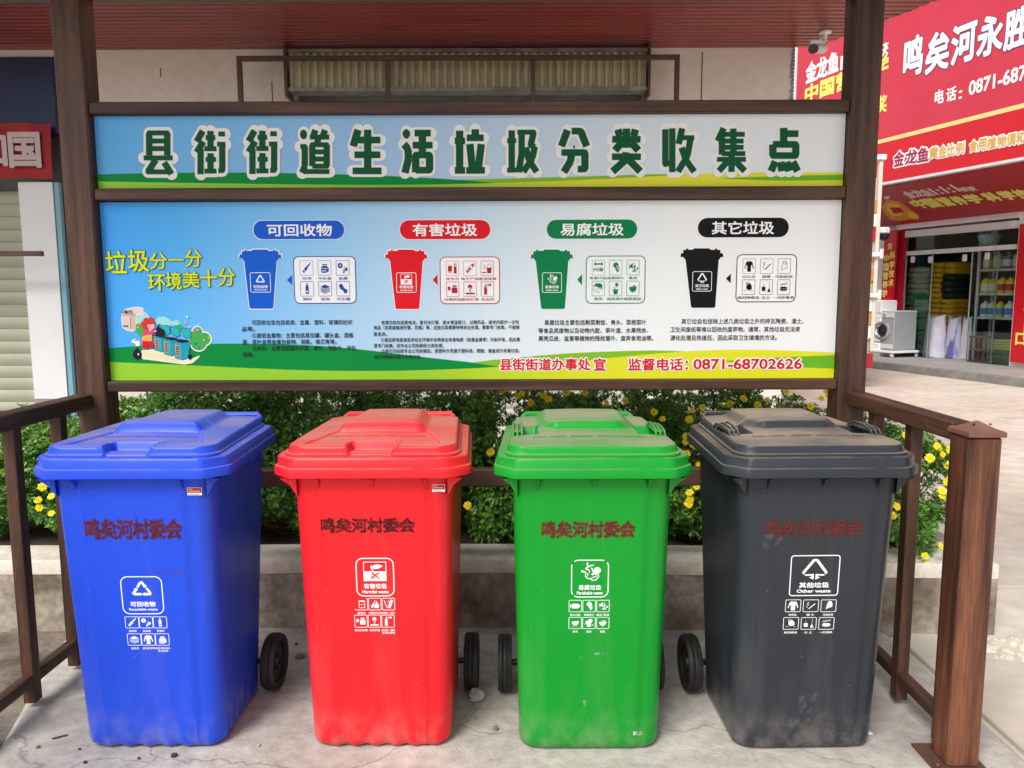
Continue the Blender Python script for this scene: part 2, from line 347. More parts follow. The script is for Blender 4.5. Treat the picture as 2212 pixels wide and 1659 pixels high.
# rough broken render down the right-hand corner of the wall
b = MB(); random.seed(3)
for k in range(46):
    z = 2.1 + k * .029; w = .018 + .022 * random.random(); b.add([(2.3 - w, -.006, z), (2.304, -.008 - .01 * random.random(), z + .004), (2.304, -.004, z + .03), (2.3 - w * .7, -.005, z + .028)], [(0, 1, 2, 3)])
b.build('broken_render', grey_m, bd, smooth=False)
b = MB(); b.box(-4.04, -3.76, -.06, .2, .57, 2.36); b.build('pillar', white_m, bd)
b = MB(); b.box(-4.04, -3.76, -.063, .2, -.05, .567); b.build('pillar_base', grey_m, bd)
b = MB(); b.box(-3.752, -3.715, -.05, .0, -.05, 2.36); b.build('drainpipe', pipe_blue, bd)
b = MB(); b.box(-9, -3.70, -.05, .1, 2.75, 3.345); b.build('fascia_board', navy_m, bd)
def shutter(xa, xb, za, zb, pitch, m, y=.10):
    """roller shutter: every slat is a curved strip of its own"""
    b = MB(); b.box(xa - .03, xa, y - .05, y + .06, za, zb); b.build('shutter_guide', grey_m, bd); b = MB(); b.box(xb, xb + .03, y - .05, y + .06, za, zb)
    b.build('shutter_guide', grey_m, bd)
    s = MB(); K = 7
    R = []
    for k in range(K + 1):
        t = k / K; zz = t * pitch * .97; yy = -.012 * sin(pi * t); R.append([(xa, yy, zz), (xb, yy, zz)])
    R.append([(xa, .014, pitch * .985), (xb, .014, pitch * .985)])
    s.rings(R, False, False, closed=False); z = za; first = None
    while z < zb - pitch * .5:
        if first is None: first = s.build('slat', m, bd, smooth=35, loc=(0, y, z))
        else:
            c = first.copy(); COL.objects.link(c); c.location = (0, y, z)
        z += pitch
shutter(-1.75, 1.06, .0, 3.02, .075, slat_pale); shutter(-8.0, -4.06, .0, 2.36, .105, slat_m)
b = MB(); b.box(-8, 2.0, .2, .24, 0, 3.36); b.build('inner_wall', grey_m, bd)
# corrugated cover over the big shutter's roller
hd = MB(); xa, xb = -1.76, 1.075; n = 44; pts = []
for i in range(n):
    u = xa + (xb - xa) * i / n; du = (xb - xa) / n; pts += [(u, -.14), (u + du * .35, -.14), (u + du * .5, -.115), (u + du * .85, -.115)]
pts.append((xb, -.14)); hd.rings([[(x, y, z) for x, y in pts] for z in (3.075, 3.34)], False, False, closed=False)
hood = hd.build('shutter_hood', hood_m, bd, smooth=False)
b = MB(); b.box(xa - .01, xb + .01, -.16, 0, 3.045, 3.072); b.box(xa - .01, xb + .01, -.15, 0, 3.342, 3.37); b.build('hood_rail', mat('old_zinc', (.33, .32, .29), .5, .4, col2=(.2, .18, .15), scale=9), bd)
b = MB(); b.box(xa - .035, xa - .012, -.18, 0, 3.0, 3.40); b.build('hood_bracket', brown_metal, bd); b = MB(); b.box(xb + .012, xb + .03, -.18, 0, 3.0, 3.40); b.build('hood_bracket', brown_metal, bd)
b = MB()
for k in range(7): z = 2.2 + 0 * k
for (xx, za, zb) in ((-2.85, 3.20, 3.27), (-2.85, 3.1, 3.105), (-1.95, 3.0, 3.16), (1.55, 2.5, 3.38)): b.box(xx, xx + .006, -.004, .0, za, zb)
b.build('crack', soil_m, bd)
# brown tube frame standing in front of the facade
fm = empty('tube_frame', (0, 6.2, 0), 0, 'brown square tube frame in front of the beige wall above the notice board', 'frame')
def bar(x0, x1, z0, z1, w=.04):
    b = MB(); b.box(x0, x1, -w / 2, w / 2, z0, z1, bev=.003); return b
bar(-2.12, 1.305, 3.235, 3.27).build('top_bar', brown_metal, fm)
for x in (-2.12, -.975, .155, 1.27): bar(x, x + .035, -.02, 3.232).build('upright', brown_metal, fm)
fm2 = empty('tube_frame', (0, 6.2, 0), 0, 'brown tube rail across the shutter and white pillar, left of the board', 'frame')
bar(-7.0, -3.735, 1.75, 1.79).build('top_bar', brown_metal, fm2)
for x in (-7.0, -5.3): bar(x, x + .035, -.02, 1.747).build('upright', brown_metal, fm2)
# red banner
bn = empty('cloth_banner', (-5.2, FY - .12, 2.56), 0, 'red cloth banner with white characters hung left of the shelter', 'banner')
b = MB(); n = 60; R = []
for k in range(7):
    z = -.215 + .43 * k / 6
    R.append([(-1.6 + 3.09 * i / n, .012 * sin(i * .9 + k * .7) + .008 * sin(i * 2.3), z + .006 * sin(i * .5) + .04 * (i / n)) for i in range(n + 1)])
b.rings(R, False, False, closed=False); b.build('cloth', banner_m, bn, smooth=60)
f = Flat(lambda u, v, d: (u, -.03 - d, v))
for ch, u in (('共', .62), ('和', .90), ('国', 1.17)): f.text(ch, u, -.09, u + .24, m=flat('banner_white', (.62, .5, .5)), v1=.17, off=.035)
f.done('lettering', bn)
# ribbed red canopy over the pavement
cn = empty('canopy', (0, 0, 3.41), 0, 'dark red ribbed metal canopy fixed to the beige building', 'canopy')
def canopy_strip(y0, y1):
    pass
b = MB(); y = 6.49; R = []; prof = []
pitch = .075
while y > 4.85:
    prof += [(y, 0), (y - .050, 0), (y - .055, .012), (y - .070, .012)]; y -= pitch
def xr(y): return 2.52 + (6.38 - y) * .43 + .012 * sin(y * 60)
b.rings([[(xa, yy, zz) for yy, zz in prof] for xa in (-9, -4, 0)] + [[(min(xr(yy), 4.2), yy, zz) for yy, zz in prof]], False, False, closed=False)
b.build('ribbed_sheet', canopy_m, cn, smooth=False)
b = MB(); b.add([(-9, 6.5, .03), (xr(6.5), 6.5, .03), (xr(4.86), 4.86, .03), (-9, 4.86, .03), (-9, 6.5, .09), (xr(6.5), 6.5, .09), (xr(4.86), 4.86, .09), (-9, 4.86, .09)],
    [(0, 1, 2, 3), (4, 7, 6, 5), (0, 4, 5, 1), (1, 5, 6, 2), (2, 6, 7, 3), (3, 7, 4, 0)]); b.build('deck', grey_m, cn)

# ---------------------------------------------------------------- shelter: posts, beams, rails, printed boards
sh = empty('bin_shelter', (0, 3.05, 0), 0, 'dark stained timber shelter frame carrying the printed waste notice boards, railings at both sides', 'shelter')
OY = 3.05
def sbox(name, x0, x1, y0, y1, z0, z1, m, bev=.004, parent=sh):
    b = MB(); b.box(x0, x1, y0 - OY, y1 - OY, z0, z1, bev=bev); return b.build(name, m, parent)
for xa, xb in ((-1.725, -1.612), (1.293, 1.403)):
    sbox('post', xa, xb, 3.02, 3.125, 0, 2.62, wood_z, .006)
for za, zb in ((2.131, 2.176), (1.808, 1.854), (1.062, 1.103)):
    sbox('beam', -1.611, 1.292, 3.03, 3.10, za, zb, wood_x)
sbox('backing_panel', -1.609, 1.291, 3.072, 3.092, 1.104, 2.130, black_m, .001)
sbox('head_beam', -2.15, 1.412, 3.0, 3.14, 2.621, 2.74, wood_x)
for x in (-2.1, -1.3, -.5, .3, 1.1, 1.8):
    sbox('rafter', x - .03, x + .03, 2.05, 3.16, 2.742, 2.80, wood_y)
rf = MB()
for k in range(10):
    y = 2.00 + k * .125; rf.box(-2.2, 1.9, y - OY, y + .118 - OY, 2.802 , 2.824, bev=.003)
rf.build('roof_board', wood_x, sh)
sbox('head_beam_trim', -1.611, 1.292, 3.01, 3.13, 2.567, 2.619, wood_x)
sbox('head_beam_trim', -2.15, -1.726, 3.01, 3.13, 2.567, 2.619, wood_x)
# mid rail at the back
sbox('back_rail', -1.611, 1.292, 3.03, 3.08, .672, .742, brown_metal)
# side railings
def side(xc, near):
    sbox('handrail', xc - .035, xc + .035, near + .052 if xc > 0 else near, 3.019, 1.0, 1.055, wood_y)
    sbox('foot_rail', xc - .02, xc + .02, near + .052 if xc > 0 else near, 3.019, .085, .125, wood_y)
    for y in (2.57, 2.84, 2.30):
        b = MB(); b.box(xc - .021, xc + .021, y - .021 - OY, y + .021 - OY, .02, .998, bev=.002); b.build('baluster', wood_z, sh)
side(1.365, 2.24); side(-1.70, 1.75)
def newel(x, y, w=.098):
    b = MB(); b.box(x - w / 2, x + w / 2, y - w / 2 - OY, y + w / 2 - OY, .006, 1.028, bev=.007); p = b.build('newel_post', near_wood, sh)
    b = MB(); q = w / 2 + .004
    R = [[(x + sx * s, y - OY + sy * s, z) for sx, sy in ((-1, -1), (1, -1), (1, 1), (-1, 1))] for s, z in ((q, 1.0285), (q + .002, 1.031), (q + .002, 1.043), (q - .004, 1.047), (q - .012, 1.048), (.002, 1.070))]
    b.rings(R, True, True); c = b.build('cap', mat('cap_brown', (.15, .065, .045), .4, col2=(.2, .095, .065), scale=14) if 'cap_brown' not in MATS else MATS['cap_brown'], p)
    b = MB()
    for dx in (-.022, .026): b.lathe([(.004, 0), (.004, .003), (.001, .004)], (x + dx, y - .02 - OY, 1.061), n=8)
    b.build('screw', black_m, p)
    b = MB(); b.box(x - w / 2 - .045, x + w / 2 + .02, y - w / 2 - .03 - OY, y + w / 2 + .03 - OY, .001, .008, bev=.001)
    b.lathe([(.008, 0), (.008, .006), (.003, .01)], (x - w / 2 - .025, y - .04 - OY, .007), n=8); b.build('foot_plate', brown_metal, p)
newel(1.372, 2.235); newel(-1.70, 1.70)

# ---- printed panels. Board plane Y=3.06; B() measures the photograph's artwork in board metres
def B(x, y): p = onY(x, y, 3.06); return p[0], p[2]
def grad_print(name, stops, z0, z1, zw=.12):
    m = bpy.data.materials.new(name); m.use_nodes = True; n = m.node_tree.nodes; l = m.node_tree.links
    b = n['Principled BSDF']; b.inputs['Roughness'].default_value = .34; b.inputs['Specular IOR Level'].default_value = .3; nb = n.new('ShaderNodeTexNoise'); nb.inputs['Scale'].default_value = 2.2; bp = n.new('ShaderNodeBump'); bp.inputs['Strength'].default_value = .25; bp.inputs['Distance'].default_value = .02; l.new(nb.outputs[0], bp.inputs['Height']); l.new(bp.outputs[0], b.inputs['Normal'])
    tc = n.new('ShaderNodeTexCoord'); s = n.new('ShaderNodeSeparateXYZ'); l.new(tc.outputs['Object'], s.inputs[0])
    r = n.new('ShaderNodeMapRange'); r.inputs['From Min'].default_value = -1.6; r.inputs['From Max'].default_value = 1.29; l.new(s.outputs[0], r.inputs[0])
    r2 = n.new('ShaderNodeMapRange'); r2.inputs['From Min'].default_value = z0; r2.inputs['From Max'].default_value = z1; r2.inputs['To Min'].default_value = zw; r2.inputs['To Max'].default_value = 0; l.new(s.outputs[2], r2.inputs[0])
    a = n.new('ShaderNodeMath'); a.operation = 'ADD'; l.new(r.outputs[0], a.inputs[0]); l.new(r2.outputs[0], a.inputs[1])
    cr = n.new('ShaderNodeValToRGB'); e = cr.color_ramp.elements; e[0].position = stops[0][0]; e[0].color = (*stops[0][1], 1); e[1].position = stops[-1][0]; e[1].color = (*stops[-1][1], 1)
    for p, c in stops[1:-1]: q = e.new(p); q.color = (*c, 1)
    l.new(a.outputs[0], cr.inputs[0]); l.new(cr.outputs[0], b.inputs['Base Color']); return m
def panel(name, z0, z1, m, label):
    b = MB(); b.box(-1.6085, 1.2905, 3.062 - OY, 3.070 - OY, z0, z1); o = b.build(name, m, sh, smooth=False); o['label'] = label; return o
pt = panel('title_panel', 1.8575, 2.1295, grad_print('sky_print_title', [(0, (.07, .36, .74)), (.12, (.13, .42, .76)), (.35, (.27, .49, .76)), (.6, (.50, .62, .75)), (.8, (.66, .72, .77)), (1, (.78, .79, .80))], 1.85, 2.13, .05), 'long blue to white title panel with thirteen green characters')
pi_ = panel('information_panel', 1.1045, 1.8045, grad_print('sky_print_info', [(0, (.03, .30, .80)), (.12, (.07, .40, .82)), (.3, (.24, .53, .82)), (.45, (.42, .63, .80)), (.62, (.66, .74, .80)), (.78, (.79, .81, .82)), (1, (.82, .82, .82))], 1.1, 1.8, .09), 'large blue to white information panel on four kinds of waste')
Mb = lambda u, v, d: (u, 3.0618 - OY - d, v)
def FB(): return Flat(Mb, .0004)
def band(f, top, bot, m):  # top / bot: lists of photo points left to right
    T = [B(*p) for p in top]; U = [B(*p) for p in bot]
    f.d += 4e-5; n = len(T); k = f.mid(m); f.add([f.M(u, v, f.d) for u, v in T + U], [(i, i + 1, n + i + 1, n + i) for i in range(n - 1)], k)
def clampx(P, a=-1.608, b=1.290): return P
def curve(pts, n=40):
    xs = [p[0] for p in pts]; X = np.linspace(xs[0], xs[-1], n * 4); Y = np.interp(X, xs, [p[1] for p in pts]); k = n // 3
    Yp = np.concatenate([2 * Y[0] - Y[k:0:-1], Y, 2 * Y[-1] - Y[-2:-k - 2:-1]]); Y = np.convolve(Yp, np.ones(2 * k + 1) / (2 * k + 1), 'valid'); return list(zip(X[::4], Y[::4])) + [(X[-1], Y[-1])]
f = FB()
bt = [(204, 407.6), (1823, 401.6)]
def base_line(X, z): return [(x, z) for x in X]
def band2(f, top, m, zb, n=30, bot=None):
    C = curve(top, n); T = [B(*p) for p in C]
    U = [B(*p) for p in curve(bot, n)] if bot else [(u, zb) for u, v in T]
    T = [(min(max(u, -1.608), 1.290), v) for u, v in T]; U = [(min(max(u, -1.608), 1.290), v) for u, v in U]
    n = len(T); f.d += 6e-5; f.add([f.M(u, v, f.d) for u, v in T + U], [(i, i + 1, n + i + 1, n + i) for i in range(n - 1)], f.mid(m))
zb = 1.8577
def ramp_print(name, x0, x1):
    m = bpy.data.materials.new(name); m.use_nodes = True; n = m.node_tree.nodes; l = m.node_tree.links; b = n['Principled BSDF']; b.inputs['Roughness'].default_value = .4
    tc = n.new('ShaderNodeTexCoord'); s = n.new('ShaderNodeSeparateXYZ'); l.new(tc.outputs['Object'], s.inputs[0]); r = n.new('ShaderNodeMapRange'); r.interpolation_type = 'SMOOTHSTEP'
    r.inputs['From Min'].default_value = x0; r.inputs['From Max'].default_value = x1; l.new(s.outputs[0], r.inputs[0]); mx = n.new('ShaderNodeMix'); mx.data_type = 'RGBA'
    mx.inputs[6].default_value = (.26, .55, .012, 1); mx.inputs[7].default_value = (.70, .68, .005, 1); l.new(r.outputs[0], mx.inputs[0]); l.new(mx.outputs[2], b.inputs['Base Color']); return m
ramp = ramp_print('print_lime_to_yellow', -.5, .45)
band2(f, [(870, 392), (960, 389), (1150, 384), (1300, 380), (1440, 375), (1500, 376), (1600, 386)], P_midg, zb)
band2(f, [(180, 378), (310, 373.5), (560, 372.5), (800, 378), (980, 387), (1090, 396), (1100, 399)], P_grass, zb)
band2(f, [(180, 391.5), (600, 398), (880, 400), (1060, 396), (1200, 391), (1350, 386), (1440, 379), (1500, 373.5), (1600, 372.5), (1850, 372.5)], ramp, zb)
band2(f, [(1550, 385.3), (1680, 380), (1850, 376.5)], flat('leaf_green', (.14, .42, .02)), zb, bot=[(1550, 385.6), (1680, 390.5), (1850, 388.5)])
f.done('landscape_print', pt)
f = FB(); zb = 1.1047
band2(f, [(1000, 786), (1028, 781), (1121, 772), (1224, 763), (1350, 758), (1450, 756.5), (1540, 764), (1620, 775)], P_midg, zb)
band2(f, [(190, 755), (300, 747), (420, 742.5), (560, 742), (660, 745), (737, 750), (850, 763), (950, 776), (1078, 788), (1090, 794)], P_grass, zb)
band2(f, [(190, 780.5), (400, 788), (560, 797), (737, 803), (938, 800), (1071, 794), (1200, 785), (1320, 774), (1420, 762), (1490, 755), (1600, 754), (1700, 756), (1850, 764)], ramp, zb)
band2(f, [(1560, 780), (1680, 772), (1850, 765.5)], flat('leaf_green', (.14, .42, .02)), zb, bot=[(1560, 780.4), (1680, 792), (1850, 798)])
f.done('landscape_print', pi_)

# title characters, drawn stroke by stroke as block letters
G = {
'县': [[(20, 56), (20, 6), (80, 6), (80, 56)], [(20, 24), (80, 24)], [(20, 41), (80, 41)], [(2, 62), (98, 62)], [(42, 66), (16, 93), (92, 93)], [(70, 72), (94, 98)]],
'街': [[(24, 2), (4, 26)], [(26, 26), (4, 50)], [(17, 42), (17, 99)], [(34, 17), (66, 17)], [(50, 2), (50, 42)], [(30, 42), (70, 42)], [(34, 66), (68, 66)], [(50, 52), (50, 92)], [(30, 92), (70, 92)], [(76, 9), (98, 9)], [(72, 32), (100, 32)], [(89, 32), (89, 91), (76, 91)]],
'道': [[(13, 6), (13, 16)], [(2, 38), (17, 38), (17, 82), (8, 97)], [(14, 94), (99, 94)], [(52, 1), (46, 14)], [(84, 1), (78, 14)], [(34, 17), (98, 17)], [(62, 17), (58, 34)], [(42, 82), (42, 34), (90, 34), (90, 82), (42, 82)], [(42, 50), (90, 50)], [(42, 66), (90, 66)]],
'生': [[(20, 1), (4, 38)], [(14, 24), (94, 24)], [(52, 1), (52, 93)], [(8, 57), (94, 57)], [(2, 93), (98, 93)]],
'活': [[(13, 5), (13, 15)], [(5, 34), (18, 44), (20, 66), (8, 98)], [(40, 9), (94, 9)], [(34, 36), (100, 36)], [(66, 9), (66, 58)], [(44, 97), (44, 58), (90, 58), (90, 92), (44, 92)]],
'垃': [[(16, 4), (16, 92)], [(0, 27), (34, 27)], [(0, 93), (34, 93)], [(68, 1), (68, 16)], [(40, 20), (96, 20)], [(50, 34), (58, 88)], [(88, 34), (78, 88)], [(38, 93), (100, 93)]],
'圾': [[(15, 4), (15, 92)], [(0, 27), (30, 27)], [(0, 93), (32, 93)], [(34, 8), (88, 8), (78, 38), (94, 40)], [(48, 8), (48, 58), (38, 98)], [(92, 40), (84, 66), (54, 97)], [(62, 42), (72, 70), (98, 97)]],
'分': [[(28, 4), (8, 40)], [(42, 6), (72, 6), (92, 40)], [(8, 54), (86, 54), (86, 91), (62, 91)], [(42, 54), (38, 74), (16, 98)]],
'类': [[(50, 1), (50, 44)], [(22, 3), (28, 18)], [(80, 3), (74, 18)], [(3, 25), (97, 25)], [(34, 32), (12, 50)], [(66, 32), (90, 50)], [(2, 64), (98, 64)], [(50, 54), (46, 72), (4, 97)], [(54, 68), (96, 97)]],
'收': [[(4, 3), (4, 82), (24, 78)], [(27, 1), (27, 99)], [(60, 1), (48, 36)], [(56, 22), (100, 22)], [(88, 22), (78, 62), (46, 98)], [(58, 44), (72, 72), (100, 98)]],
'集': [[(24, 1), (4, 30)], [(18, 14), (18, 60)], [(18, 15), (94, 15)], [(18, 30), (90, 30)], [(18, 44), (90, 44)], [(18, 58), (96, 58)], [(56, 2), (56, 58)], [(2, 71), (98, 71)], [(50, 62), (50, 99)], [(36, 76), (8, 97)], [(64, 76), (94, 97)]],
'点': [[(48, 1), (48, 38)], [(48, 14), (97, 14)], [(12, 38), (88, 38), (88, 63), (12, 63), (12, 38)], [(20, 76), (6, 98)], [(38, 77), (42, 98)], [(58, 77), (66, 98)], [(78, 77), (94, 98)]],
}
cols = [342, 455, 567, 680, 793, 902, 1015, 1128, 1240, 1353, 1467, 1580, 1694]
for ch, cx in zip('县街街道生活垃圾分类收集点', cols):
    yt = 281.5 - (cx - 342) * .0045; f = FB(); f.d = .0012
    def Q(p): return B(cx - 32.5 + p[0] * .65, yt + p[1] * .965)
    dense = ch in '县集街道收圾'
    for s_ in G[ch]:                                     # pale outline
        f.line([Q(p) for p in s_], .0455, flat('outline', (.80, .80, .81)), cap=True)
    f.d = .0034
    for s_ in G[ch]:
        P = [Q(p) for p in s_]
        for a, b_ in zip(P[:-1], P[1:]):
            hor = abs(a[1] - b_[1]) < abs(a[0] - b_[0]) * .3
            w = (.0185 if hor else .0245) if dense else (.0250 if hor else .0285)
            f.line([a, b_], w, P_dgreen)
        for q in P[1:-1]: f.circ(q[0], q[1], .0098 if dense else .0120, P_dgreen, n=10)
    if ch in '道活': c0 = Q((13, 11)); f.circ(c0[0], c0[1], .0135, P_dgreen, rv=.018)
    f.done('character', pt)

# ---- information panel: slogan
SL = [('垃', 690, 815, 6, 150), ('圾', 835, 960, 0, 140), ('分', 975, 1080, 20, 125), ('一', 1095, 1190, 59, 68), ('分', 1205, 1305, -2, 110),
      ('环', 965, 1070, 160, 265), ('境', 1080, 1175, 145, 255), ('美', 1190, 1290, 140, 245), ('十', 1305, 1405, 128, 238), ('分', 1420, 1520, 118, 232)]
f = FB(); f.d = .0012
for off, m in ((.038, P_green), (.012, P_yt)):
    for ch, xa, xb, ya, yb in SL:
        a = B(xa * .3335, 540 + yb * .3335); b_ = B(xb * .3335, 540 + ya * .3335); f.text(ch, a[0], a[1], b_[0], m=m, v1=b_[1], off=off)
    f.d += .0006
f.done('slogan', pi_)
# ---- information panel: paragraphs
PARA = [
 (10.6, [('可回收垃圾包括纸类、金属、塑料、玻璃和纺织', 544, 761, 697), ('品等。', 523, 550, 711), ('①废纸金属物：主要包括易拉罐、罐头盒、酒瓶', 545, 763, 725), ('盖、茶叶盒等金属包装物、钥匙、锁芯等等。', 524, 727, 739), ('②布料：主要包括废弃衣服、桌布、洗脸巾、书包、', 546, 772, 752.5), ('鞋等。', 525, 549, 766)]),
 (8.6, [('有害垃圾包括废电池、废日光灯管、废水银温度计、过期药品、废弃的医疗一次性', 824, 1121, 697), ('用品（如家庭输液的管、药瓶）等，这些垃圾需要特殊安全处理，需要专门收集，不能随', 807, 1122, 708), ('意丢弃。', 807, 836, 722), ('①废旧家电直接丢弃后在环境中会释放出有害物质（如重金属等）污染环境，因此需', 823, 1123, 734.5), ('要专门收集，经专业公司拆解后分类处理。', 808, 958, 747), ('②废打印机经专业公司拆解后，废塑料外壳属于塑料类，硒鼓、墨盒成为有害垃圾，', 824, 1123, 758.5), ('电子线路板也属于有害垃圾。', 809, 911, 771)]),
 (11.2, [('易腐垃圾主要包括剩菜剩饭、骨头、菜根菜叶', 1176, 1396, 697), ('等食品类废物以及动物内脏、茶叶渣、水果残余、', 1163, 1400, 714.5), ('果壳瓜皮、盆景等植物的残枝落叶、废弃食用油等。', 1163, 1411, 731.5)]),
 (11.2, [('其它垃圾包括除上述几类垃圾之外的砖瓦陶瓷、渣土、', 1472, 1736, 694.5), ('卫生间废纸等难以回收的废弃物。通常，其他垃圾无法资', 1448, 1728, 712), ('源化处理且热值低，因此采取卫生填埋的方法。', 1448, 1678, 730)])]
for sz, lines in PARA:
    f = FB(); f.d = .0012
    for t, xa, xb, yc in lines:
        a = B(xa, yc + sz * .40); b_ = B(xb, yc); s_ = (B(xa, yc)[1] - B(xa, yc + sz)[1]) * 1.08; f.text(t, a[0], a[1], b_[0], size=s_, m=P_text, off=.012)
    f.done('paragraph', pi_)
f = FB(); f.d = .0012
for off, m in ((.10, P_white), (.022, P_red)):
    for t, xa, xb in (('县街街道办事处', 1080, 1275), ('宣', 1283, 1308), ('监督电话：', 1357, 1486), ('0871-68702626', 1498, 1732)):
        num = t[0] == '0'; a = B(xa, 800 if num is False else 797); b_ = B(xb, 774 if not num else 775)
        f.text(t, a[0], a[1], b_[0], m=m, v1=b_[1], off=off)
    f.d += .0005
f.done('contact_line', pi_)

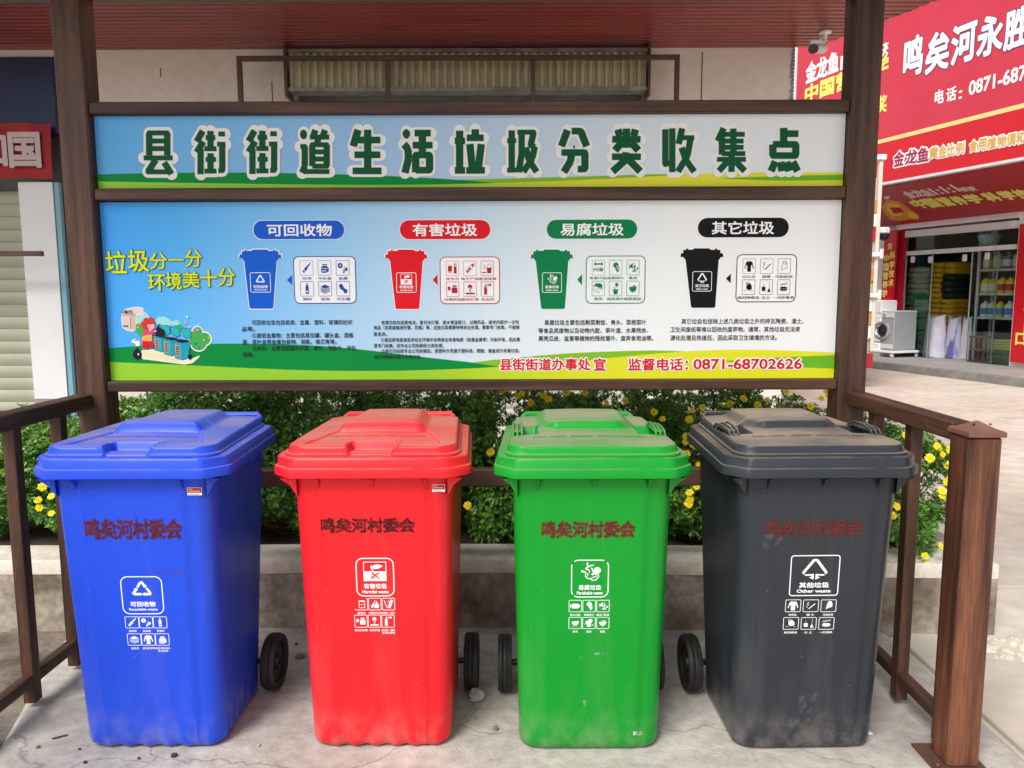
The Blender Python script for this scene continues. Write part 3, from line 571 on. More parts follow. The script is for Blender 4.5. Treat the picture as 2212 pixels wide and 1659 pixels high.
# ---- pictograms: unit square drawings, y up
def IC(f, name, u0, v0, u1, v1, c, bg):
    du, dv = u1 - u0, v1 - v0; T = lambda x, y: (u0 + x * du, v0 + y * dv); sc = min(abs(du), abs(dv))
    P = lambda pts, m=c: f.poly([T(*p) for p in pts], m)
    C = lambda x, y, r, m=c, rv=None: f.circ(*T(x, y), r * sc, m, (rv or r) * sc, n=14)
    L = lambda pts, w=.05, m=c: f.line([T(*p) for p in pts], w * sc, m)
    if name == 'bottle': P([(.15, .22), (.28, .1), (.55, .38), (.62, .55), (.82, .78), (.75, .86), (.52, .64), (.4, .56)]); L([(.27, .36), (.42, .22)], .05, bg); P([(.8, .82), (.88, .88), (.82, .94), (.74, .87)])
    elif name == 'milk': P([(.2, .15), (.6, .1), (.85, .25), (.85, .5), (.72, .66), (.32, .66), (.2, .5)]); P([(.33, .7), (.7, .7), (.7, .8), (.33, .8)]); L([(.2, .48), (.6, .45), (.85, .5)], .03, bg); L([(.6, .45), (.6, .1)], .03, bg); f.text('MILK', *T(.25, .22), T(.54, .2)[0], size=.18 * sc, m=bg, off=.02)
    elif name == 'gear':
        for k in range(8): a = k * pi / 4; C(.3 + .16 * cos(a), .68 + .16 * sin(a), .065)
        C(.3, .68, .17); C(.3, .68, .06, bg); C(.76, .42, .16); L([(.55, .3), (.8, .55)], .05, bg); P([(.5, .08), (.66, .14), (.74, .36), (.6, .4), (.5, .3)])
        for k in range(3): L([(.48, .16 + k * .07), (.7, .2 + k * .07)], .025, bg)
    elif name == 'flask': P([(.38, .1), (.62, .1), (.62, .7), (.55, .8), (.45, .8), (.38, .7)]); C(.5, .88, .06); P([(.44, .22), (.56, .22), (.56, .34), (.44, .34)], bg)
    elif name == 'papers':
        P([(.12, .66), (.5, .82), (.88, .66), (.5, .5)])
        for k in range(5): L([(.12, .58 - k * .07), (.5, .42 - k * .07), (.88, .58 - k * .07)], .03)
    elif name == 'can': P([(.15, .72), (.32, .9), (.5, .75), (.55, .55), (.85, .42), (.8, .2), (.6, .12), (.5, .35), (.25, .5)])
    elif name == 'battery': P([(.12, .25), (.46, .25), (.46, .7), (.12, .7)]); L([(.14, .17), (.46, .17)], .05); L([(.18, .76), (.24, .76)], .05); L([(.36, .76), (.42, .76)], .05); P([(.62, .1), (.86, .1), (.86, .85), (.62, .85)]); C(.74, .72, .09, bg); L([(.69, .72), (.79, .72)], .03); L([(.74, .67), (.74, .77)], .03); L([(.68, .91), (.8, .91)], .05)
    elif name == 'phone': P([(.15, .28), (.32, .1), (.88, .72), (.72, .9)]); P([(.5, .6), (.62, .48), (.74, .62), (.62, .74)], bg); [C(.27 + .09 * i + .06 * j, .33 + .09 * i - .07 * j, .028, bg) for i in range(3) for j in range(3)]; L([(.86, .76), (.95, .9)], .04)
    elif name == 'bucket': P([(.5, .12), (.82, .12), (.86, .5), (.46, .5)]); L([(.44, .53), (.88, .53)], .06); L([(.44, .55), (.48, .72), (.66, .84), (.84, .72), (.88, .55)], .025); L([(.24, .45), (.24, .78)], .045); P([(.08, .14), (.4, .14), (.4, .22), (.08, .22)])
    elif name == 'medicine': P([(.42, .2), (.9, .2), (.9, .58), (.78, .64), (.54, .64), (.42, .58)]); P([(.48, .7), (.84, .7), (.84, .8), (.48, .8)]); C(.2, .62, .11); P([(.09, .42), (.31, .42), (.31, .62), (.09, .62)])
    elif name == 'bulb': C(.5, .68, .19); C(.5, .56, .07, bg); P([(.45, .3), (.55, .3), (.55, .5), (.45, .5)]); P([(.12, .1), (.88, .1), (.88, .22), (.12, .22)])
    elif name == 'spray': P([(.22, .08), (.46, .08), (.46, .62), (.38, .78), (.3, .78), (.22, .62)]); P([(.46, .84), (.82, .92), (.82, .74), (.46, .8)]); L([(.22, .63), (.46, .63)], .025, bg); L([(.34, .78), (.34, .88), (.5, .82)], .04)
    elif name == 'bone':
        L([(.22, .78), (.78, .78)], .13)
        for x in (.2, .8): C(x, .84, .075); C(x, .72, .075)
        P([(.08, .52), (.22, .36), (.08, .18)]); C(.78, .35, .16); C(.79, .37, .05, bg)
        for k in range(5): L([(.28 + k * .09, .2), (.3 + k * .09, .52)], .035)
        L([(.2, .36), (.7, .36)], .03)
    elif name == 'cabbage': P([(.25, .6), (.35, .85), (.55, .92), (.72, .78), (.76, .6), (.82, .3), (.66, .12), (.55, .25), (.42, .5)]); L([(.55, .68), (.68, .28)], .04, bg); L([(.66, .66), (.76, .36)], .03, bg)
    elif name == 'peel': P([(.08, .72), (.25, .66), (.48, .88), (.46, .6), (.52, .42), (.3, .5), (.1, .38), (.22, .56)]); L([(.62, .86), (.6, .66)], .04); P([(.48, .64), (.8, .62), (.7, .52), (.68, .36), (.82, .2), (.5, .16), (.42, .24), (.58, .34), (.6, .52)]); L([(.56, .28), (.72, .24)], .03, bg); P([(.78, .38), (.96, .56), (.94, .38), (.84, .3)])
    elif name == 'peanut': P([(.05, .7), (.3, .9), (.7, .9), (.86, .76), (.84, .55), (.5, .62), (.28, .74)]); L([(.04, .62), (.2, .72), (.42, .64), (.7, .52), (.95, .48)], .03); L([(.04, .5), (.2, .28), (.44, .26), (.62, .14)], .03); [C(.2 + .13 * (k % 5), .55 - .12 * (k // 5) - .02 * (k % 5), .022) for k in range(10)]
    elif name == 'flowerpot': P([(.35, .06), (.64, .06), (.7, .34), (.3, .34)]); P([(.26, .36), (.74, .36), (.74, .43), (.26, .43)]); L([(.5, .43), (.56, .74)], .025); [L([(.6, .8), (.6 + .17 * cos(k * pi / 4), .8 + .15 * sin(k * pi / 4))], .05) for k in range(8)]; C(.6, .8, .11); P([(.3, .62), (.48, .5), (.4, .5), (.33, .54)])
    elif name == 'bowl': P([(.16, .6), (.84, .6), (.74, .34), (.6, .26), (.4, .26), (.26, .34)]); P([(.25, .63), (.45, .66), (.65, .76), (.8, .64)]); L([(.38, .21), (.62, .21)], .03)
    elif name == 'coat': P([(.34, .08), (.66, .08), (.66, .5), (.74, .62), (.84, .28), (.9, .34), (.78, .8), (.6, .93), (.5, .82), (.4, .93), (.22, .8), (.1, .34), (.16, .28), (.26, .62), (.34, .5)])
    elif name == 'cigarette': L([(.34, .22), (.82, .68)], .08); L([(.24, .3), (.18, .48), (.34, .58), (.2, .68), (.3, .82), (.36, .7)], .035)
    elif name == 'roll': C(.55, .78, .17); C(.55, .78, .14, bg); L([(.38, .74), (.3, .5), (.26, .18), (.5, .3), (.74, .36), (.72, .74)], .03); C(.55, .78, .04)
    elif name == 'rollw': C(.58, .74, .2); P([(.38, .7), (.3, .2), (.5, .3), (.78, .4), (.78, .74)]); L([(.4, .68), (.6, .62)], .03, bg)
    elif name == 'pot': P([(.32, .62), (.5, .78), (.76, .62), (.78, .38), (.66, .28), (.36, .26), (.46, .34), (.3, .38)]); f.line([T(.48 + .2 * cos(a), .72 + .1 * sin(a) - .3 * (.2 * cos(a))) for a in [k * pi / 7 for k in range(15)]], .05 * sc, c); L([(.1, .24), (.3, .22)], .03); L([(.7, .22), (.86, .22)], .03)
    elif name == 'broom': P([(.14, .2), (.44, .2), (.44, .52), (.14, .52)]); L([(.29, .52), (.29, .74)], .025); P([(.62, .12), (.88, .12), (.79, .4), (.71, .4)]); L([(.75, .4), (.78, .92)], .025)
    elif name == 'lunchbox': P([(.28, .22), (.72, .22), (.84, .34), (.16, .34)]); P([(.16, .38), (.84, .38), (.72, .52), (.28, .52)]); L([(.2, .64), (.82, .76)], .03); L([(.2, .72), (.82, .84)], .03)
    elif name == 'bin_box': L([(.3, .16), (.3, .8), (.8, .8), (.8, .16), (.3, .16)], .05); P([(.3, .72), (.8, .72), (.8, .84), (.3, .84)]); L([(.46, .46), (.64, .46)], .06); C(.36, .46, .03); C(.74, .46, .03)
    elif name == 'nail': P([(.46, .14), (.86, .14), (.86, .5), (.72, .56), (.72, .76), (.6, .76), (.6, .56), (.46, .5)]); P([(.12, .26), (.3, .12), (.46, .5), (.34, .6)]); L([(.42, .6), (.54, .88)], .05)
    elif name == 'thermo': L([(.12, .86), (.36, .16)], .06); P([(.42, .18), (.66, .1), (.94, .84), (.7, .94)]); L([(.6, .3), (.74, .68)], .03, bg); L([(.4, .68), (.56, .8)], .05)
    elif name == 'fishw': P([(.2, .28), (.2, .72), (.7, .72), (.7, .28)]); C(.72, .5, .2); C(.76, .5, .05, bg); P([(.04, .7), (.22, .5), (.04, .3)]); [L([(.28 + k * .1, .3), (.28 + k * .1, .7)], .02, bg) for k in range(4)]
    elif name == 'melon': P([(.18, .62), (.84, .7), (.78, .4), (.6, .26), (.4, .26), (.24, .42)]); [C(.16 + k * .16, .16, .03) for k in range(4)]
    elif name == 'shellw': C(.62, .7, .2); C(.36, .55, .18); C(.5, .26, .22, rv=.13); P([(.3, .4), (.7, .6), (.66, .3), (.4, .2)]); C(.34, .6, .03, bg); C(.86, .3, .06); C(.12, .4, .04)
    elif name == 'recycle':
        cx, cy = .5, .46
        for k in range(3):
            a = pi / 2 + k * 2 * pi / 3; R_ = .42
            v0_ = (cx + R_ * cos(a), cy + R_ * sin(a)); v1_ = (cx + R_ * cos(a - 2 * pi / 3), cy + R_ * sin(a - 2 * pi / 3)); lerp = lambda t: (v0_[0] + (v1_[0] - v0_[0]) * t, v0_[1] + (v1_[1] - v0_[1]) * t)
            L([lerp(.04), lerp(.40)], .115); C(*lerp(.05), .055); L([lerp(.53), lerp(.93)], .115); dx, dy = v1_[0] - v0_[0], v1_[1] - v0_[1]; t0 = lerp(.36); t1 = lerp(.50); nx, ny = -dy * .14, dx * .14
            P([(t0[0] + nx, t0[1] + ny), (t0[0] - nx, t0[1] - ny), t1])
    elif name == 'other':
        L([(.46, .92), (.12, .34)], .12); L([(.54, .92), (.88, .34)], .12); C(.5, .91, .06); C(.12, .33, .06); C(.88, .33, .06)
        P([(.12, .24), (.47, .27), (.47, .0), (.30, .12), (.38, .12), (.38, .2), (.22, .18)]); P([(.88, .24), (.53, .27), (.53, .0), (.70, .12), (.62, .12), (.62, .2), (.78, .18)])
    elif name == 'harm':
        f.rring(*T(0, 0), *T(1, 1), .002, .035 * sc, c); P([(0, 0), (1, 0), (1, .5), (0, .5)]); P([(.34, .72), (.48, .84), (.66, .86), (.86, .78), (.7, .66), (.5, .62), (.36, .66)]); L([(.34, .8), (.36, .62), (.42, .5)], .06)
        L([(.32, .12), (.68, .44)], .07, bg); L([(.68, .12), (.36, .46)], .07, bg); L([(.4, .46), (.38, .3), (.34, .14)], .04, bg); L([(.46, .3), (.5, .1)], .03, bg)
    elif name == 'kitchen':
        C(.82, .6, .17); P([(.1, .62), (.3, .56), (.28, .5), (.12, .5)]); L([(.3, .7), (.42, .78), (.58, .86), (.66, .84)], .06); C(.38, .94, .05); L([(.42, .8), (.36, .9)], .05)
        L([(.3, .66), (.42, .66), (.5, .5)], .045); L([(.32, .52), (.3, .3), (.4, .2), (.54, .2)], .045); L([(.56, .74), (.64, .54), (.74, .4), (.9, .36)], .05); L([(.5, .2), (.62, .1), (.78, .14), (.9, .32)], .05); L([(.54, .2), (.64, .26), (.8, .3)], .04); C(.62, .42, .06); L([(.38, .3), (.42, .48)], .04); L([(.66, .66), (.74, .5)], .05)

PICT = [
 ('可回收物', 548, 743, 476, 517, 578, 716, P_blue, P_blue, (516.5, 608, 539, 667), (620, 630.4, 594.6, 615.3), (636.5, 767.7, 553, 656.3), flat('board_blue', (.006, .075, .30)), ['bottle', 'milk', 'gear', 'flask', 'papers', 'can'], ['玻璃', '牛奶盒', '金属', '塑料', '纸张', '可乐罐'], 'recycle', '可回收物', 'Recyclable', 'blue'),
 ('有害垃圾', 864, 1059, 475, 517, 892, 1030, P_red, P_red, (831.8, 923.4, 539, 667.7), (934.5, 945, 593, 616), (951, 1079.7, 554, 657), P_darkred, ['battery', 'phone', 'bucket', 'medicine', 'bulb', 'spray'], ['废电池', '电子产品', '废油漆桶', '过期药品', '废旧灯管', '杀虫剂'], 'harm', '有害垃圾', 'Harmful waste', 'red'),
 ('易腐垃圾', 1181, 1377, 474, 516, 1211, 1347, P_green, P_green, (1146.4, 1238, 539, 667.6), (1247, 1257.5, 592, 616), (1265, 1395, 552, 656), P_green, ['bone', 'cabbage', 'peel', 'peanut', 'flowerpot', 'bowl'], ['骨骼内脏', '菜梗菜叶', '果皮', '果壳', '残枝落叶', '剩菜剩饭'], 'kitchen', '易腐垃圾', 'Kitchen waste', 'green'),
 ('其它垃圾', 1507, 1705, 470, 513, 1538, 1672, P_black, P_black, (1470, 1563, 536.4, 665), (1568, 1579, 591, 612), (1588.6, 1722.5, 549, 653), P_black, ['coat', 'cigarette', 'roll', 'pot', 'broom', 'lunchbox'], ['纺织品', '烟蒂', '污染纸张', '破旧陶瓷品', '尘土', '一次性餐具'], 'other', '其它垃圾', 'Other waste', 'black')]
BINSHAPE = [(118, 108), (168, 108), (168, 84), (205, 84), (205, 102), (290, 102), (310, 80), (570, 80), (600, 105), (675, 105), (675, 84), (712, 84), (712, 106), (768, 106), (770, 165), (808, 165), (822, 232), (780, 232), (738, 290), (680, 1100), (660, 1128), (280, 1128), (255, 1110), (160, 285), (120, 232), (72, 232), (80, 165), (118, 165)]
def BB(x0, x1, y0, y1): a = B(x0, y1); b_ = B(x1, y0); return a[0], a[1], b_[0], b_[1]
for (t, x0, x1, y0, y1, tx0, tx1, c, cl, bs, ar, bx, fr_, ics, labs, sym, st, se, nm) in PICT:
    f = FB(); f.d = .0011; q = BB(x0, x1, y0, y1); h = q[3] - q[1]
    f.rrect(q[0] - .002, q[1] - .002, q[2] + .002, q[3] + .002, h / 2, P_white); f.rrect(*q, h / 2 - .001, c)
    a = BB(tx0, tx1, y0 + 8, y1 - 7); f.d = .0021; f.text(t, a[0], a[1], a[2], m=P_white, v1=a[3], off=.02); o = f.done('heading_badge', pi_); o['label'] = nm + ' rounded heading badge with white characters'
    f = FB(); f.d = .0011
    for g_, m_ in ((2.0, P_white), (0, c)):
        f.poly([B(bs[0] - g_ + (px - 72) / 750 * (bs[1] - bs[0] + 2 * g_), bs[2] - g_ + (py - 80) / 1048 * (bs[3] - bs[2] + 2 * g_)) for px, py in BINSHAPE][::-1], m_)
    w_, h_ = bs[1] - bs[0], bs[3] - bs[2]; s = BB(bs[0] + w_ * .27, bs[0] + w_ * .735, bs[2] + h_ * .385, bs[2] + h_ * .725)
    f.rring(*s, .007, .0022, P_white); sw, shh = s[2] - s[0], s[3] - s[1]
    IC(f, sym, s[0] + sw * .22, s[1] + shh * .40, s[0] + sw * .78, s[1] + shh * .93, P_white, c)
    f.text(st, s[0] + sw * .15, s[1] + shh * .21, s[0] + sw * .85, m=P_white, v1=s[1] + shh * .36, off=.02); f.text(se, s[0] + sw * .2, s[1] + shh * .08, s[0] + sw * .8, m=P_white, v1=s[1] + shh * .17, off=.02)
    o = f.done('bin_pictogram', pi_); o['label'] = nm + ' printed bin silhouette'
    f = FB(); f.d = .0011; a = BB(ar[0], ar[1], ar[2], ar[3]); f.poly([(a[0], (a[1] + a[3]) / 2), (a[2], a[1]), (a[2], a[3])], c)
    q = BB(bx[0], bx[1], bx[2], bx[3]); f.rrect(*q, .022, fr_); e = .0034; f.rrect(q[0] + e, q[1] + e, q[2] - e, q[3] - e, .019, P_icebox if nm != 'black' else P_white)
    W_, H_ = q[2] - q[0], q[3] - q[1]
    for k in range(6):
        cx = q[0] + W_ * (.21, .5, .79)[k % 3]; top = q[3] - H_ * (.09 if k < 3 else .525); cw = W_ * .107; chh = H_ * .315
        f.rring(cx - cw, top - chh, cx + cw, top, .003, .0014, fr_); IC(f, ics[k], cx - cw * .9, top - chh * .93, cx + cw * .9, top - chh * .07, fr_, P_icebox)
        n_ = len(labs[k]); tw = W_ * .036 * n_; tb = top - chh - H_ * .088; f.text(labs[k], cx - tw, tb, cx + tw, m=fr_, v1=tb + H_ * .056, off=.008)
    o = f.done('pictogram_box', pi_); o['label'] = nm + ' rounded box of six pictograms'

# ---- cartoon print on the left of the information panel
f = FB(); f.d = .0011
def K(pts, m): f.poly([B((440 + x / 5.027) / 1.8517, (1180 + y / 5.027) / 1.8517) for x, y in pts][::-1], m)
def KC(x, y, r, m, ry=None): p = B((440 + x / 5.027) / 1.8517, (1180 + y / 5.027) / 1.8517); s_ = .00184 / 5.027 / 1.8517 * 1.0; f.circ(p[0], p[1], r * s_, m, (ry or r) * s_, n=20)
c_tq, c_tq2, c_sk, c_hair, c_pink, c_or, c_sand, c_leaf, c_mint, c_bag, c_wood, c_ink = (flat('turquoise', (.02, .42, .46)), flat('turquoise_deep', (.01, .25, .34)), flat('skin', (.85, .42, .44)), flat('hair_red', (.62, .04, .02)), flat('tunic_pink', (.68, .05, .16)),
    flat('orange', (.85, .40, .08)), P_cream, flat('tree_green', (.06, .38, .08)), flat('mint', (.30, .68, .66)), flat('bag_black', (.012, .014, .02)), flat('tan_door', (.62, .42, .32)), flat('outline_teal', (.0, .09, .12)))
K([(230, 400), (240, 330), (330, 270), (560, 235), (670, 262), (675, 402), (530, 405), (520, 690), (450, 742), (330, 715), (250, 650), (225, 520)], P_white)
K([(238, 395), (250, 335), (335, 280), (560, 247), (665, 270), (668, 395)], flat('pale_rose', (.72, .56, .50))); K([(236, 402), (515, 402), (515, 690), (440, 730), (335, 705), (258, 645), (236, 520)], flat('rose_door', (.66, .52, .47)))
K([(410, 402), (515, 402), (515, 670), (410, 690)], c_wood); K([(238, 400), (520, 396), (520, 404), (238, 408)], c_bag); K([(405, 445), (414, 445), (418, 662), (409, 662)], c_bag); K([(265, 612), (360, 612), (372, 640), (265, 640)], c_bag)
K([(520, 405), (670, 400), (690, 320), (760, 380), (800, 450), (690, 560), (560, 640), (525, 590)], c_mint); K([(900, 520), (960, 450), (1080, 430), (1180, 470), (1240, 530), (1330, 500), (1400, 540), (1415, 600), (1000, 640)], c_mint)
K([(520, 580), (600, 590), (660, 650), (700, 840), (600, 840), (540, 760), (515, 690)], c_leaf); KC(600, 700, 78, c_leaf)
K([(1330, 610), (1400, 588), (1470, 640), (1560, 680), (1500, 760), (1340, 700)], c_leaf)
for x, y, r in ((1760, 740, 108), (1900, 880, 138), (1780, 960, 170), (1700, 840, 130)): KC(x, y, r + 12, P_white)
for x, y, r in ((1760, 740, 100), (1900, 880, 125), (1780, 960, 160), (1700, 840, 125)): KC(x, y, r, c_leaf)
KC(1720, 985, 26, P_green); KC(1795, 1060, 18, P_green); KC(1990, 855, 26, P_lime)
K([(640, 1110), (600, 1200), (660, 1290), (900, 1320), (1200, 1360), (1500, 1400), (1660, 1370), (1790, 1260), (1810, 1220), (1760, 1230), (1620, 1290), (1300, 1200), (900, 1090)], flat('path_edge', (.80, .74, .60)))
K([(680, 1120), (650, 1200), (760, 1270), (1100, 1310), (1400, 1360), (1400, 1300), (1000, 1160)], c_sand)
K([(430, 950), (440, 910), (530, 865), (490, 920), (590, 920), (610, 980), (590, 1030), (520, 1030), (510, 980)], flat('path_edge', (.80, .74, .60)))
for dx, dy in ((0, 0), (190, 60), (410, 110)):   # three turquoise bins with their open lids
    K([(1010 + dx * 1.02, 610 + dy * .55), (1150 + dx * 1.02, 600 + dy * .6), (1205 + dx * 1.03, 640 + dy * .6), (1215 + dx * 1.04, 770 + dy * .7), (1160 + dx, 800 + dy * .75), (1060 + dx, 760 + dy * .7)], c_ink)
    K([(1018 + dx * 1.02, 618 + dy * .55), (1148 + dx * 1.02, 608 + dy * .6), (1196 + dx * 1.03, 645 + dy * .6), (1206 + dx * 1.04, 765 + dy * .7), (1158 + dx, 790 + dy * .75), (1064 + dx, 752 + dy * .7)], c_tq)
for dx, dy in ((0, 0), (190, 62), (410, 125)):
    K([(845 + dx, 815 + dy * .7), (1000 + dx, 800 + dy * .7), (1170 + dx * 1.13, 815 + dy * .8), (1040 + dx * 1.05, 850 + dy * .9)], c_bag); K([(860 + dx, 840 + dy * .8), (1030 + dx, 860 + dy * .8), (1160 + dx * 1.13, 835 + dy * .85), (1130 + dx * 1.12, 1130 + dy * 1.1), (1050 + dx, 1155 + dy * 1.25), (900 + dx, 1110 + dy * 1.25)], c_ink)
    K([(868 + dx, 848 + dy * .8), (1030 + dx, 868 + dy * .8), (1045 + dx, 1145 + dy * 1.25), (906 + dx, 1100 + dy * 1.25)], c_tq); K([(1034 + dx, 868 + dy * .8), (1150 + dx * 1.13, 842 + dy * .85), (1122 + dx * 1.12, 1126 + dy * 1.1), (1050 + dx, 1145 + dy * 1.25)], flat('turquoise_side', (.015, .32, .40)))
    K([(888 + dx, 872 + dy * .9), (968 + dx, 880 + dy * .9), (988 + dx, 1108 + dy * 1.1), (915 + dx, 1092 + dy * 1.1)], c_bag); K([(894 + dx, 880 + dy * .9), (962 + dx, 888 + dy * .9), (981 + dx, 1098 + dy * 1.1), (920 + dx, 1084 + dy * 1.1)], flat('label_red', (.80, .26, .24)))
    for k in range(4): K([(918 + dx + 4 * k, 905 + 46 * k + dy), (952 + dx + 4 * k, 908 + 46 * k + dy), (955 + dx + 4 * k, 938 + 46 * k + dy), (922 + dx + 4 * k, 936 + 46 * k + dy)], c_bag)
KC(1610, 1245, 44, c_bag, 56); KC(1000, 750, 112, c_bag, 84); K([(900, 700), (960, 640), (920, 605), (960, 615), (1010, 570), (1015, 585), (985, 640), (1050, 680)], c_bag)
KC(552, 1195, 92, c_bag, 100); K([(520, 1120), (490, 1080), (530, 1090), (550, 1045), (575, 1090), (560, 1120)], c_bag); KC(575, 1190, 14, P_white, 20)
K([(650, 900), (850, 905), (875, 1045), (800, 1060), (770, 1010), (765, 1075), (650, 1070)], P_red); K([(650, 1070), (750, 1085), (750, 1105), (660, 1092)], c_tq); K([(800, 1058), (880, 1070), (880, 1088), (815, 1078)], c_tq)
K([(700, 690), (880, 680), (890, 760), (850, 800), (845, 930), (650, 920), (665, 800)], c_pink); K([(655, 830), (760, 800), (850, 800), (845, 930), (650, 920)], c_or)
K([(700, 740), (870, 730), (900, 700), (935, 720), (920, 750), (870, 770), (710, 785)], c_pink); KC(915, 725, 24, c_sk)
KC(830, 620, 72, c_sk)
for x, y, r in ((690, 590, 68), (740, 530, 74), (830, 520, 72), (700, 650, 46)): KC(x, y, r, c_hair)
KC(825, 590, 7, c_bag, 11); KC(880, 590, 6, c_bag, 10); KC(800, 635, 14, c_pink); K([(795, 690), (832, 690), (830, 730), (800, 730)], P_yell)
for x, y, r in ((580, 565, 16), (1200, 582, 10), (1525, 555, 18), (1602, 638, 10), (1978, 747, 8), (1700, 705, 26), (1768, 705, 12), (1895, 905, 12), (568, 652, 10)): KC(x, y, r + 7, P_white); KC(x, y, r, P_red)
for x, y, r in ((1556, 437, 22), (1783, 590, 12)): KC(x, y, r, flat('bubble', (.7, .84, .86)))
a = B((440 + 250 / 5.027) / 1.8517, (1180 + 372 / 5.027) / 1.8517); f.text('1单元', a[0], a[1], a[0] + .042, size=.017, m=c_bag, off=.02)
f.done('cartoon_print', pi_)
# a fly on the title panel
b = MB(); p = B(1240, 318)
b.lathe([(.0005, -.006), (.003, -.003), (.0035, 0), (.002, .005), (.0004, .008)], (p[0], -.004 + 3.06 - OY, p[1]), n=8)
tag(b.build('fly', black_m, None), 'small black fly sitting on the pale title panel', 'fly').location = (0, OY - .0, 0)

# ---------------------------------------------------------------- wheelie bins
DUST = (.34, .27, .20)
def smudge(c, base):
    return add_overlay(c, .12, (.5, .8), 5, (1, 1, .35), base=base)
def body_wear(c):
    """dust in vertical runs, a dirty foot and fine scratches on the tub"""
    def f(nt, b, mp, out):
        n = nt.nodes; l = nt.links; tc = n.new('ShaderNodeTexCoord'); src = out
        def layer(scale, st, lo, hi, amt, col, detail=7, grad=None, rot=0):
            nonlocal src
            m2 = n.new('ShaderNodeMapping'); m2.inputs['Scale'].default_value = st; m2.inputs['Rotation'].default_value = (0, rot, 0); l.new(tc.outputs['Object'], m2.inputs[0])
            q = n.new('ShaderNodeTexNoise'); q.inputs['Scale'].default_value = scale; q.inputs['Detail'].default_value = detail; q.inputs['Roughness'].default_value = .6; l.new(m2.outputs[0], q.inputs[0])
            r = n.new('ShaderNodeMapRange'); r.inputs['From Min'].default_value = lo; r.inputs['From Max'].default_value = hi; r.inputs['To Max'].default_value = amt; l.new(q.outputs[0], r.inputs[0]); fac = r.outputs[0]
            if grad:
                s = n.new('ShaderNodeSeparateXYZ'); l.new(tc.outputs['Object'], s.inputs[0]); g = n.new('ShaderNodeMapRange'); g.inputs['From Min'].default_value = grad[0]; g.inputs['From Max'].default_value = grad[1]; g.inputs['To Min'].default_value = 1; g.inputs['To Max'].default_value = 0
                l.new(s.outputs[2], g.inputs[0]); mu = n.new('ShaderNodeMath'); mu.operation = 'MULTIPLY'; l.new(fac, mu.inputs[0]); l.new(g.outputs[0], mu.inputs[1]); fac = mu.outputs[0]
            mx = n.new('ShaderNodeMix'); mx.data_type = 'RGBA'; mx.inputs[7].default_value = (*col, 1); l.new(fac, mx.inputs[0]); l.new(src, mx.inputs[6]); src = mx.outputs[2]
        dust = (.42, .37, .31)
        layer(9, (1, 1, .15), .52, .85, .12, dust)
        layer(14, (1, 1, .8), .42, .75, .45, dust, grad=(.0, .16))
        layer(26, (6, 6, .35), .69, .78, .2, tuple(min(1, q * .6 + .3) for q in c), detail=3, rot=.5)
        layer(30, (.4, 6, 5), .73, .8, .2, tuple(min(1, q * .6 + .3) for q in c), detail=3, rot=.3)
        layer(60, (1, 1, 1), .73, .78, .35, (.6, .58, .52), detail=3)
        l.new(src, b.inputs['Base Color'])
    return f
def plastic(nm, c, lid_dust=.75, r=.31):
    body = mat(nm + '_plastic_body', c, r, col2=tuple(q * .92 for q in c), scale=3, bump=.09, bscale=8, lo=.3, hi=.7, spec=.28, extra=body_wear(c))
    lid = mat(nm + '_plastic_lid', c, r + .05, col2=tuple(q * .9 for q in c), scale=3, bump=.12, bscale=12, spec=.32, extra=add_overlay(DUST, lid_dust, (.22, .62), 2.6, (1, 1.6, 1), use_normal=True, rough=.85))
    rim = mat(nm + '_plastic_rim', c, r + .03, col2=tuple(q * .88 for q in c), scale=4, bump=.1, bscale=12, spec=.32, extra=add_overlay(DUST, .55, (.3, .7), 5, (1, 1, 1), use_normal=True, rough=.8))
    return body, rim, lid
rubber = mat('wheel_rubber', (.012, .012, .012), .6, col2=(.03, .028, .025), scale=20, bump=.1, bscale=90)
hubm = mat('wheel_hub', (.010, .010, .011), .45)
def spray(c, nm, a):
    m = bpy.data.materials.new('spray_' + nm); m.use_nodes = True; n = m.node_tree.nodes; l = m.node_tree.links; b = n['Principled BSDF']
    b.inputs['Base Color'].default_value = (*c, 1); b.inputs['Roughness'].default_value = .7
    t = n.new('ShaderNodeTexNoise'); t.inputs['Scale'].default_value = 55; t.inputs['Detail'].default_value = 5; tc = n.new('ShaderNodeTexCoord'); l.new(tc.outputs['Object'], t.inputs[0])
    r = n.new('ShaderNodeMapRange'); r.inputs['From Min'].default_value = .3; r.inputs['From Max'].default_value = .65; r.inputs['To Min'].default_value = a * .55; r.inputs['To Max'].default_value = a; l.new(t.outputs[0], r.inputs[0]); l.new(r.outputs[0], b.inputs['Alpha'])
    return m
def rounded(hw, y0, y1, r, z, n=6, proud=0.0, flute=0.0):
    """plan of a bin body: rounded rectangle, centre of the front standing slightly proud; 'flute' waves the faces"""
    P = []
    def corner(cx, cy, a0, q):
        for k in range(n + 1): a = a0 + pi / 2 * k / n; P.append([cx + q * cos(a), cy + q * sin(a)])
    xs_ = [-.158, -.150] + list(np.linspace(-.138, .138, 28)) + [.150, .158]
    corner(-hw + r, y0 + r, pi, r)
    for x in xs_: P.append([x * hw / .23, y0 - (proud if abs(x) < .153 else 0) + (flute * (1 + sin(x * 95)) * .5 if abs(x) < .14 else 0)])
    corner(hw - r, y0 + r, -pi / 2, r)
    for k in range(1, 24): t = k / 24; P.append([hw - flute * (1 + sin(t * 34)) * .5, y0 + r + (y1 - y0 - 2 * r) * t])
    corner(hw - r, y1 - r, 0, r); corner(-hw + r, y1 - r, pi / 2, r)
    for k in range(1, 24): t = 1 - k / 24; P.append([-hw + flute * (1 + sin(t * 34)) * .5, y0 + r + (y1 - y0 - 2 * r) * t])
    return [(x, y, z) for x, y in P]
def yface(z): return .040 + (.90 - z) / .90 * .048
